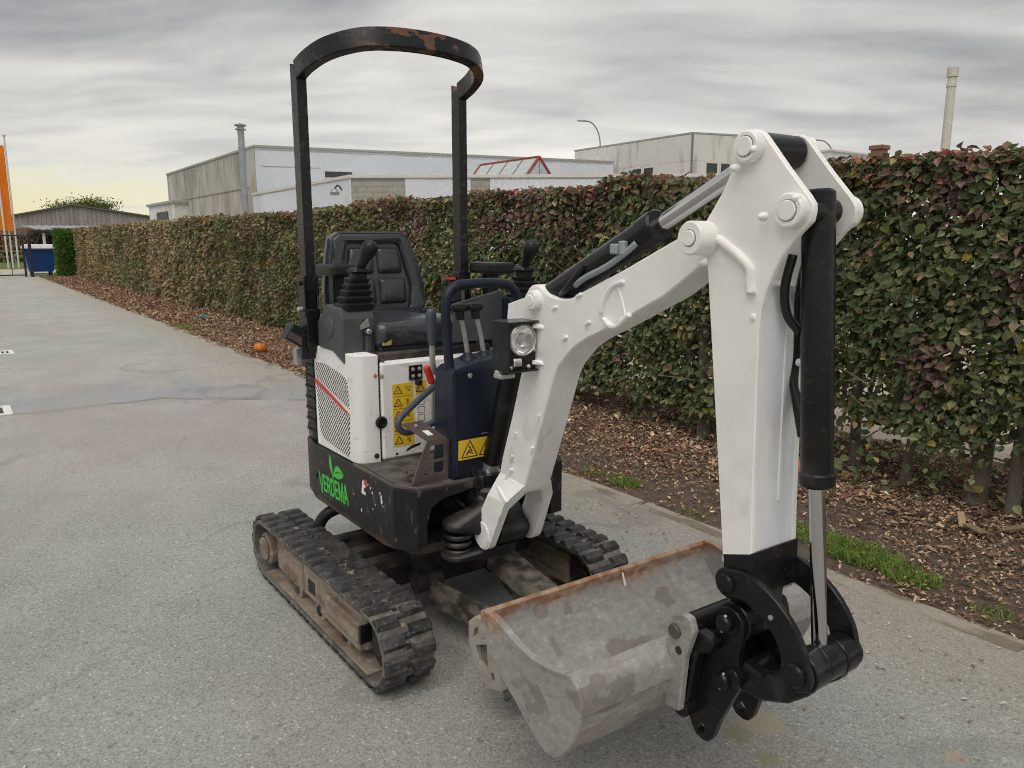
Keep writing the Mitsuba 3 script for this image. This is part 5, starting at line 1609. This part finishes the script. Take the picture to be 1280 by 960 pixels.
part(bc_, 'end_eye', cyl(bp(-.125, -.028, .655), bp(-.125, .028, .655), .035, 24), 'zinc', 30)
part(bc_, 'neck', cyl(bp(-.125, 0, .655), bp(-.105, 0, .715), .032, 20), 'zinc', 30)

BT = [(.016, .668), (.044, .767), (.103, .921), (.159, 1.086), (.140, 1.193), (.142, 1.246), (.180, 1.330), (.195, 1.352), (.214, 1.363), (.235, 1.366), (.252, 1.361), (.272, 1.352), (.294, 1.340), (.320, 1.333), (.351, 1.329), (.380, 1.329), (.408, 1.333), (.487, 1.365), (.636, 1.424), (.807, 1.498), (.885, 1.530),
      (.935, 1.545), (.975, 1.535), (.985, 1.495), (.965, 1.462), (.900, 1.438), (.787, 1.362), (.641, 1.292), (.546, 1.248), (.490, 1.224), (.444, 1.200), (.418, 1.184), (.396, 1.165), (.372, 1.142), (.354, 1.125), (.338, 1.102), (.327, 1.080), (.262, .910), (.206, .765), (.172, .680), (.160, .664)]
BW = .055
bm_ = ex('boom', bf(BT, -BW, BW, .004), 'white_paint', 30)
for sgn in (-1, 1):
    o0, o1 = sgn * .055, sgn * .110
    pts = [bp(s, o, z) for s, z in ((.022, .672), (.160, .665), (.030, .705), (.178, .695)) for o in (sgn * .030, sgn * .0555)]
    pts2 = [bp(s, o, z) for s, z in ((.014, .590), (.106, .592), (.020, .628), (.128, .628)) for o in (sgn * .074, sgn * .102)]
    c0 = [bp(.054 * math.cos(a), o, .478 + .054 * math.sin(a)) for a in np.linspace(0, 2 * PI, 20) for o in (sgn * .084, sgn * .112)]
    fk = union(hull(np.vstack([pts[::1], pts2])), hull(np.vstack([pts2, c0])))
    part(bm_, 'fork', fk, 'white_paint', 25)
    part(bm_, 'pin_cap', bcyl(0, .478, *sorted((sgn * .1115, sgn * .1165)), .049, 30, .003), 'white_paint', 30)
part(bm_, 'foot_pin', bcyl(0, .478, -.075, .075, .030), 'black_paint', 30)
part(bm_, 'arch_plate', bf([(.06, .655), (.12, .655), (.165, .685), (.11, .70)], -.062, .062, .004), 'white_paint', False)
for sgn in (-1, 1):
    part(bm_, 'cylinder_lug', bf([(.062, 1.235), (.16, 1.20), (.16, 1.32), (.07, 1.295)], *sorted((sgn * .034, sgn * .048)), .002), 'white_paint', False)
part(bm_, 'pin_boss', bcyl(.240, 1.318, -BW - .026, -BW + .005, .030, 28, .003), 'white_paint', 30)
part(bm_, 'boom_pin', bcyl(.240, 1.318, -BW - .029, BW + .02, .019), 'white_paint', 30)
# welded studs, hose clip rods and the lamp lugs on the near side
for s, z, a in ((.335, 1.300, 25), (.452, 1.345, 25), (.492, 1.268, 25), (.387, 1.214, 25), (.190, .985, 70), (.258, .945, 70), (.130, .86, 70), (.222, .83, 70), (.105, .775, 60)):
    ca, sa = math.cos(math.radians(a)), math.sin(math.radians(a))
    m = rbox(-.013, .013, -.005, .005, -.004, .008, .004)
    m = frame(m, bp(s, -BW - .001, z), FW * ca + np.array([0, 0, sa]), -FW * sa + np.array([0, 0, ca]), -LT if False else np.cross(FW * ca + np.array([0, 0, sa]), -FW * sa + np.array([0, 0, ca])))
    part(bm_, 'stud', m, 'white_paint', 40)
part(bm_, 'weld_rod', tube([bp(s, -BW - .004, z) for s, z in ((.548, 1.302), (.560, 1.335), (.580, 1.365), (.607, 1.384), (.640, 1.392))], .007, 10), 'white_paint', True)
part(bm_, 'weld_rod', tube([bp(s, -BW - .006, z) for s, z in ((.565, 1.287), (.588, 1.270), (.618, 1.271), (.650, 1.293), (.668, 1.306))], .008, 10), 'white_paint', True)
part(bm_, 'weld_line', tube([bp(s, -BW - .001, z) for s, z in ((.612, 1.380), (.632, 1.34), (.648, 1.296))], .0035, 8), 'white_paint', True)
part(bm_, 'weld_rod', tube([bp(s, -BW - .004, z) for s, z in ((.072, .69), (.095, .73), (.115, .735))], .006, 10), 'white_paint', True)
m = frame(rbox(-.035, .035, -.007, .007, 0, .014, .005), bp(.115, -BW - .040, .655), (FW * .72 + np.array([0, 0, -.5]) + LT * -.0) / np.linalg.norm(FW * .72 + np.array([0, 0, -.5])), LT * -.35 + np.array([0, 0, .0]) + FW * .0 if False else np.cross(-LT, (FW * .72 + np.array([0, 0, -.5])) / np.linalg.norm(FW * .72 + np.array([0, 0, -.5]))), -LT)
part(bm_, 'stop_bar', m, 'white_paint', 40)

# work lamp in its guard
lm = ex('work_lamp', union(*[frame(m_, bp(0, 0, 0), LT, FW * -1, (0, 0, 1)) for m_ in (
    box(-.174, -.060, -.262, -.165, 1.098, 1.104, .002), box(-.174, -.060, -.262, -.165, 1.250, 1.256, .002), box(-.174, -.168, -.262, -.165, 1.098, 1.256, .002), box(-.174, -.060, -.171, -.165, 1.098, 1.256, .002))]), 'black_paint', False, label='round work lamp in a black box guard on the boom')
ring = sg.box(-.206, 1.106, -.070, 1.248).difference(sg.Point(-.118, 1.198).buffer(.047, 12))
part(lm, 'face_plate', frame(prism(sg.box(-.167, 1.105, -.062, 1.249).difference(sg.Point(-.110, 1.197).buffer(.046, 12)), 0, .006, .001), bp(.238, 0, 0), LT, (0, 0, 1), np.cross(LT, (0, 0, 1))), 'black_paint', False)
part(lm, 'reflector', lathe([(.044, .0), (.036, -.016), (.022, -.028), (.006, -.032), (0, -.032)], bp(.238, -.110, 1.197), FW, 30), 'lamp_mirror', 30)
part(lm, 'bulb', lathe([(0, 0), (.012, 0), (.014, .006), (.011, .012), (0, .014)], bp(.222, -.110, 1.197), FW, 20), 'zinc', 40)
part(lm, 'lens', lathe([(.046, 0), (.040, .008), (.028, .013), (.012, .016), (0, .0165)], bp(.240, -.110, 1.197), FW, 30), 'clear_lens', True)
part(lm, 'lamp_ring', lathe([(.046, -.008), (.051, -.006), (.051, .006), (.047, .009), (.0445, .006), (.0445, -.006)], bp(.240, -.110, 1.197), FW, 32), 'zinc', 30)
part(lm, 'lens_nub', rbox(-.150, -.115, -.012, .012, 1.112, 1.142, .008).apply_transform(np.array(np.vstack([np.c_[np.stack([LT, FW, np.array([0, 0, 1.0])], 1), bp(.24, 0, 0)], [0, 0, 0, 1]]))), 'lamp_mirror', 40)
for o_, z in ((-.070, 1.165), (-.158, 1.112), (-.09, 1.112)):
    part(lm, 'screw', cyl(bp(.236, o_, z), bp(.252, o_, z), .007, 10), 'zinc', 30)
part(lm, 'base_bolt', cat(cyl(bp(.190, -.165, 1.075), bp(.190, -.165, 1.10), .014, 12), rbox(-.03, .03, -.02, .02, -.008, .008, .005).apply_translation(bp(.20, -.15, 1.082))), 'zinc', 30)
for z in (1.232, 1.118):
    part(lm, 'lug', hull([bp(.225, -.075, z), bp(.25, -.075, z), bp(.21, -.052, z), bp(.285, -.052, z), bp(.225, -.075, z + .012), bp(.25, -.075, z + .012), bp(.21, -.052, z + .012), bp(.275, -.052, z + .012)]), 'white_paint', False)

# arm (dipper) cylinder on top of the boom
ac = ex('arm_cylinder', cyl(bp(.255, 0, 1.332), bp(.700, 0, 1.536), .042, 30, .005), 'black_paint', 30)
ud = np.array([.91, .41])
part(ac, 'gland', cyl(bp(.655, 0, 1.5155), bp(.712, 0, 1.5415), .047, 30, .006), 'black_paint', 30)
part(ac, 'rod', cyl(bp(.70, 0, 1.536), bp(1.020, 0, 1.687), .0225, 24), 'chrome', True)
part(ac, 'rod_eye', bcyl(1.060, 1.694, -.060, .060, .037), 'black_paint', 30)
part(ac, 'feed_pipe', tube([bp(.42, -.046, 1.372), bp(.47, -.055, 1.395), bp(.56, -.052, 1.43), bp(.63, -.044, 1.47), bp(.66, -.035, 1.495)], .009, 10), 'galvanised', True)
part(ac, 'feed_pipe', tube([bp(.33, -.03, 1.34), bp(.38, -.048, 1.36), bp(.43, -.052, 1.40), bp(.45, -.046, 1.425)], .010, 10), 'black_rubber', True)
part(ac, 'fitting', cat(cyl(bp(.62, -.045, 1.462), bp(.62, -.045, 1.50), .014, 12), rbox(-.02, .02, -.014, .014, -.014, .014, .005).apply_translation(bp(.60, -.046, 1.478))), 'galvanised', 30)

# arm
AW = .080
AP = [(1.014, 1.696), (1.017, 1.715), (1.027, 1.729), (1.045, 1.736), (1.066, 1.735), (1.085, 1.726), (1.098, 1.712), (1.150, 1.651), (1.205, 1.591), (1.217, 1.575), (1.220, 1.560), (1.215, 1.538), (1.190, 1.515), (1.163, 1.483), (1.140, 1.448), (1.118, 1.398), (1.106, 1.356), (1.103, 1.31), (1.1155, .90), (1.123, .742), (1.0395, .742),
      (.949, 1.440), (.939, 1.475), (.930, 1.515), (.940, 1.548), (.962, 1.578), (.984, 1.610), (1.003, 1.648)]
ar = ex('arm', bf([(.962, 1.42), (1.092, 1.40), (1.103, 1.35), (1.112, .90), (1.122, .715), (1.098, .690), (1.048, .690), (1.044, .740)], -.0785, .0785, .005), 'white_brushed', 30)
mat('white_brushed', proc(lambda p, n, uv: mix(mix((.66, .69, .74), (.76, .77, .78), smoothstep(.3, .7, fbm(p.x * 26, p.y * 26, p.z * 5, 4))), (.46, .50, .57), smoothstep(.54, .74, fbm(p.x * 16 + 2, p.y * 16, p.z * 4, 4)) * .55)), .4)
for sgn in (-1, 1):
    q = sorted((sgn * .0835, sgn * .066))
    part(ar, 'ear_plate', bf(AP, q[0], q[1], .003), 'white_paint', 30)
    for (s, z, rr, ln) in ((1.060, 1.698, .034, .026), (1.176, 1.561, .036, .026), (.945, 1.506, .039, .060)):
        b0 = sgn * .083
        part(ar, 'pin_boss', bcyl(s, z, min(b0, b0 + sgn * ln), max(b0, b0 + sgn * ln), rr, 30, .004), 'white_paint', 30)
        part(ar, 'pin_end', lathe([(0, 0), (.021, 0), (.021, .003), (.019, .0045), (0, .0045)] if rr < .038 else [(0, 0), (.018, 0), (.018, .003), (.016, .0045), (0, .0045)], bp(s, b0 + sgn * ln, z), LT * sgn, 28), 'white_paint', 25)
        part(ar, 'pin_groove', lathe([(.0215, 0), (.0226, 0), (.0226, .0008), (.0215, .0008)] if rr < .038 else [(.0185, 0), (.0196, 0), (.0196, .0008), (.0185, .0008)], bp(s, b0 + sgn * ln, z), LT * sgn, 28), 'dirty_black', 25)
for s, z in ((1.035, 1.655), (1.115, 1.55), (.955, 1.452), (1.195, 1.585), (1.085, 1.69)):
    part(ar, 'grease_nipple', lathe([(0, 0), (.010, 0), (.009, .010), (.005, .016), (0, .02)], bp(s, -.098, z), -LT + FW * -.3, 12), 'white_paint', 30)
part(ar, 'weld_rod', tube([bp(s, -.088, z) for s, z in ((.975, 1.508), (1.010, 1.488), (1.050, 1.462), (1.075, 1.440), (1.078, 1.41), (1.082, 1.385))], .011, 10, 4), 'white_paint', True)
part(ar, 'stud', rbox(-.008, .008, -.006, .006, -.007, .007, .004).apply_translation(bp(1.088, -.083, 1.335)), 'white_paint', 40)
part(ar, 'tip_sleeve', bf([(1.0375, .765), (1.126, .795), (1.129, .685), (1.050, .678)], -.0855, .0855, .004), 'black_paint', False, label='black painted lower end of the arm')
part(ar, 'white_overspray', bf([(1.0365, .79), (1.0375, .745), (1.0405, .745), (1.0405, .79)], -.0815, .0815, 0), 'white_paint', False)
part(ar, 'front_seam', bf([(1.100, 1.34), (1.110, .90), (1.116, .90), (1.106, 1.34)], .010, .018, 0), 'white_paint', False)
part(ar, 'tip_boss', bcyl(1.075, .600, -.075, .075, .048), 'black_paint', 30)
part(ar, 'tip_cheek', bf([(1.05, .70), (1.12, .70), (1.11, .60), (1.085, .56), (1.05, .57), (1.035, .62)], -.055, .055, .006), 'black_paint', 30)

# bucket cylinder along the arm's front
bk2 = ex('bucket_cylinder', cyl(bp(1.168, .004, 1.606), bp(1.218, 0, .975), .0350, 30, .006), 'black_paint', 30)
part(bk2, 'body_eye', bcyl(1.176, 1.561, -.044, .044, .028), 'black_paint', 30)
part(bk2, 'gland', cyl(bp(1.2165, 0, .998), bp(1.2188, 0, .966), .039, 30, .004), 'black_paint', 30)
part(bk2, 'rod', cyl(bp(1.218, 0, .975), bp(1.257, 0, .585), .0175, 24), 'chrome', True)
part(bk2, 'hose', tube([bp(1.135, .03, 1.47), bp(1.115, .04, 1.40), bp(1.105, .05, 1.32), bp(1.098, .05, 1.24), bp(1.105, .045, 1.19), bp(1.135, .035, 1.13), bp(1.165, .02, 1.09)], .010, 10), 'black_rubber', True)
part(bk2, 'hose', tube([bp(1.14, -.03, 1.47), bp(1.125, -.03, 1.40), bp(1.128, -.02, 1.34), bp(1.15, 0, 1.30)], .010, 10), 'black_rubber', True)
part(bk2, 'hose', tube([bp(1.12, .06, 1.45), bp(1.105, .062, 1.36), bp(1.112, .06, 1.28), bp(1.104, .058, 1.21), bp(1.112, .05, 1.15), bp(1.15, .03, 1.06)], .008, 10), 'black_rubber', True)
part(bk2, 'hose_clip', cyl(bp(1.11, .05, 1.225), bp(1.15, .06, 1.225), .009, 10), 'white_paint', 30)

# tipping links
LA, LB = (1.067, .704), (1.266, .566)
ln_ = sg.LineString(spline([(1.067, .704), (1.115, .712), (1.165, .698), (1.215, .665), (1.250, .620), (1.266, .566)], 6)).buffer(.034, 8)
ln_ = ln_.union(sg.Point(LB).buffer(.040)).union(sg.Point(LA).buffer(.036))
lk = f'{X}__tipping_link'
for sgn in (-1, 1):
    q = sorted((sgn * .084, sgn * .100))
    k = ex('tipping_link', bf(ln_.simplify(.0008), q[0], q[1], .003), 'black_paint', 30)
    for (s, z), rr in ((LA, .024), (LB, .027)):
        part(k, 'pin_head', lathe([(0, 0), (rr, 0), (rr, .006), (rr - .004, .010), (0, .010)], bp(s, sgn * .100, z), LT * sgn, 26), 'black_paint', 30)
    part(k, 'bolt', lathe([(0, 0), (.006, 0), (.006, .004), (0, .005)], bp(1.196, sgn * .100, .672), LT * sgn, 12), 'zinc', 30)
hl = ex('bucket_link', union(bf(sg.Polygon([(1.09, .478), (1.110, .515), (1.16, .505), (1.215, .545), (1.235, .60), (1.275, .60), (1.302, .565), (1.285, .515), (1.235, .470), (1.165, .440), (1.105, .438)]).buffer(-.008).buffer(.008, 4), -.078, -.040, .006), bf(sg.Polygon([(1.09, .478), (1.110, .515), (1.16, .505), (1.215, .545), (1.235, .60), (1.275, .60), (1.302, .565), (1.285, .515), (1.235, .470), (1.165, .440), (1.105, .438)]).buffer(-.008).buffer(.008, 4), .040, .078, .006), bf([(1.10, .445), (1.24, .475), (1.245, .50), (1.11, .475)], -.06, .06, .006), bcyl(1.266, .566, -.082, -.030, .046), bcyl(1.266, .566, .034, .082, .044)), 'black_paint', 30)
part(hl, 'rod_eye', bcyl(1.266, .566, -.028, .032, .043), 'black_paint', 30)
part(hl, 'cross_pin', bcyl(1.095, .470, -.10, .10, .024), 'black_paint', 30)

# quick coupler
CP = [(1.030, .560), (1.030, .618), (1.045, .633), (1.068, .640), (1.093, .634), (1.110, .618), (1.115, .595), (1.105, .540), (1.104, .510), (1.112, .477), (1.106, .438), (1.082, .385), (1.056, .330), (1.040, .276), (1.026, .256), (1.010, .251), (.985, .256), (.970, .275), (.952, .312), (.948, .36), (.962, .46), (.985, .55)]
qc = f'{X}__quick_coupler'
for sgn in (-1, 1):
    q = sorted((sgn * .088, sgn * .066))
    m = diff(bf(CP, q[0], q[1], .003), bcyl(1.000, .285, q[0] - .05, q[1] + .05, .015, 20, 0))
    k = ex('quick_coupler', m, 'black_paint', 30)
    for s, z in ((1.070, .604), (1.073, .456)):
        part(k, 'pin', lathe([(0, 0), (.021, 0), (.021, .020), (.017, .026), (0, .026)], bp(s, sgn * .088, z), LT * sgn, 22), 'black_paint', 30)
        part(k, 'washer', lathe([(.022, 0), (.030, 0), (.030, .004), (.022, .004)], bp(s, sgn * .088, z), LT * sgn, 22), 'black_paint', 30)
        part(k, 'lock_bolt', cyl(bp(s + .006, sgn * .106, z + .024), bp(s - .004, sgn * .106, z - .024), .004, 8), 'zinc', 30)
    part(k, 'clamp_block', bf([(.972, .520), (1.005, .562), (1.060, .552), (1.045, .520), (1.008, .500), (.985, .360), (.955, .370)], *sorted((sgn * .088, sgn * .125)), .005), 'black_paint', False)
    part(k, 'clamp_bolt', bcyl(.968, .335, *sorted((sgn * .088, sgn * .130)), .024, 18), 'black_paint', 30)
part(f'{X}__quick_coupler', 'cross_tube', bcyl(1.01, .51, -.068, .068, .035), 'black_paint', 30)
part(f'{X}__quick_coupler', 'cross_tube', bcyl(1.0, .36, -.068, .068, .028), 'dirty_black', 30)

# bucket
BKW = .432
prof = [(.520, .497), (.530, .452), (.563, .405), (.618, .358), (.690, .316), (.750, .278), (.800, .254), (.836, .250), (.868, .264), (.905, .312), (.932, .358), (.946, .400), (.950, .440), (.942, .472), (.922, .494), (.905, .500)]
pr = spline([(a, b, 0) for a, b in prof], 4)[:, :2]
d_ = np.gradient(pr, axis=0)
d_ /= np.linalg.norm(d_, axis=1, keepdims=True)
nn_ = np.c_[-d_[:, 1], d_[:, 0]]
inn = pr + nn_ * .011
shell = sg.Polygon(np.vstack([pr, inn[::-1]])).buffer(0)
bkt = ex('bucket', bf(shell, -BKW, BKW, .002), 'bucket_steel', 30, label='wide worn steel bucket with a rusty cutting edge')
sidep = sg.Polygon(np.vstack([pr, [(.880, .491), (.850, .482), (.800, .474), (.760, .471), (.725, .473), (.680, .482), (.630, .496), (.585, .507), (.550, .510), (.530, .507)]])).buffer(.003, 4)
for sgn in (-1, 1):
    q = sorted((sgn * (BKW - .002), sgn * (BKW + .011)))
    part(bkt, 'side_plate', bf(sidep.simplify(.0006), q[0], q[1], .003), 'bucket_steel', 30)
    part(bkt, 'side_rim', sweep([bp(s, sgn * (BKW + .004), z) for s, z in ((.535, .508), (.585, .509), (.630, .498), (.680, .484), (.725, .475), (.760, .473), (.800, .476), (.850, .484), (.895, .497))], rrect(.020, .010, .003), up=(0, 0, 1)), 'bucket_steel', 30)
part(bkt, 'cutting_edge', bf([(.514, .500), (.512, .420), (.520, .415), (.534, .425), (.536, .500), (.526, .506)], -BKW - .010, BKW + .010, .003), 'bucket_steel', 30)
part(bkt, 'back_lip', bf(sg.LineString(spline([(.898, .492, 0), (.926, .486, 0), (.944, .462, 0), (.948, .42, 0)], 5)[:, :2]).buffer(.007), -BKW, BKW, .002), 'bucket_steel', 30)
EP = sg.Polygon([(.930, .545), (.950, .590), (.985, .605), (1.008, .602), (1.020, .57), (.995, .49), (.983, .34), (.935, .335), (.93, .40), (.945, .46)]).buffer(-.008).buffer(.008, 4)
for sgn in (-1, 1):
    q = sorted((sgn * .130, sgn * .152))
    e = part(bkt, 'hanger', bf(EP, q[0], q[1], .004), 'bucket_steel', 30)
    part(e, 'pin', lathe([(0, 0), (.019, 0), (.019, .006), (.016, .009), (0, .009)], bp(.962, sgn * .152, .552), LT * sgn, 22), 'brown_steel', 30)
    part(e, 'hole', lathe([(0, 0), (.011, 0), (.011, .0008), (0, .0008)], bp(.975, sgn * .152, .505), LT * sgn, 16), 'black_print', False)
part(bkt, 'hook_pin', bcyl(.975, .560, -.150, .150, .030), 'black_paint', 30)
part(bkt, 'hook_pin', bcyl(.960, .365, -.150, .150, .022), 'dirty_black', 30)
part(bkt, 'paint_mark', hull([bp(.541, .055, .494), bp(.541, .062, .494), bp(.551, .066, .458), bp(.551, .060, .450), bp(.5405, .055, .494), bp(.551, .066, .45), bp(.546, .06, .475)]), 'white_sticker', False, label='white paint mark on the rusty edge')

mat('mud_dark', proc(lambda p, n, uv: mix((0.05, 0.044, 0.037), (0.22, 0.195, 0.165), smoothstep(0.3, 0.75, fbm(p.x * 24, p.y * 24, p.z * 24, 4)))), 0.7)

gs_ = part(f'{X}__lower_body', 'side_grip', box(1.934, 1.944, 2.352, 2.392, .470, .625, .004), 'zinc', False)
part(gs_, 'bolt', bolt((1.944, 2.372, .49), (1, 0, 0), .008), 'dirty_black', False)
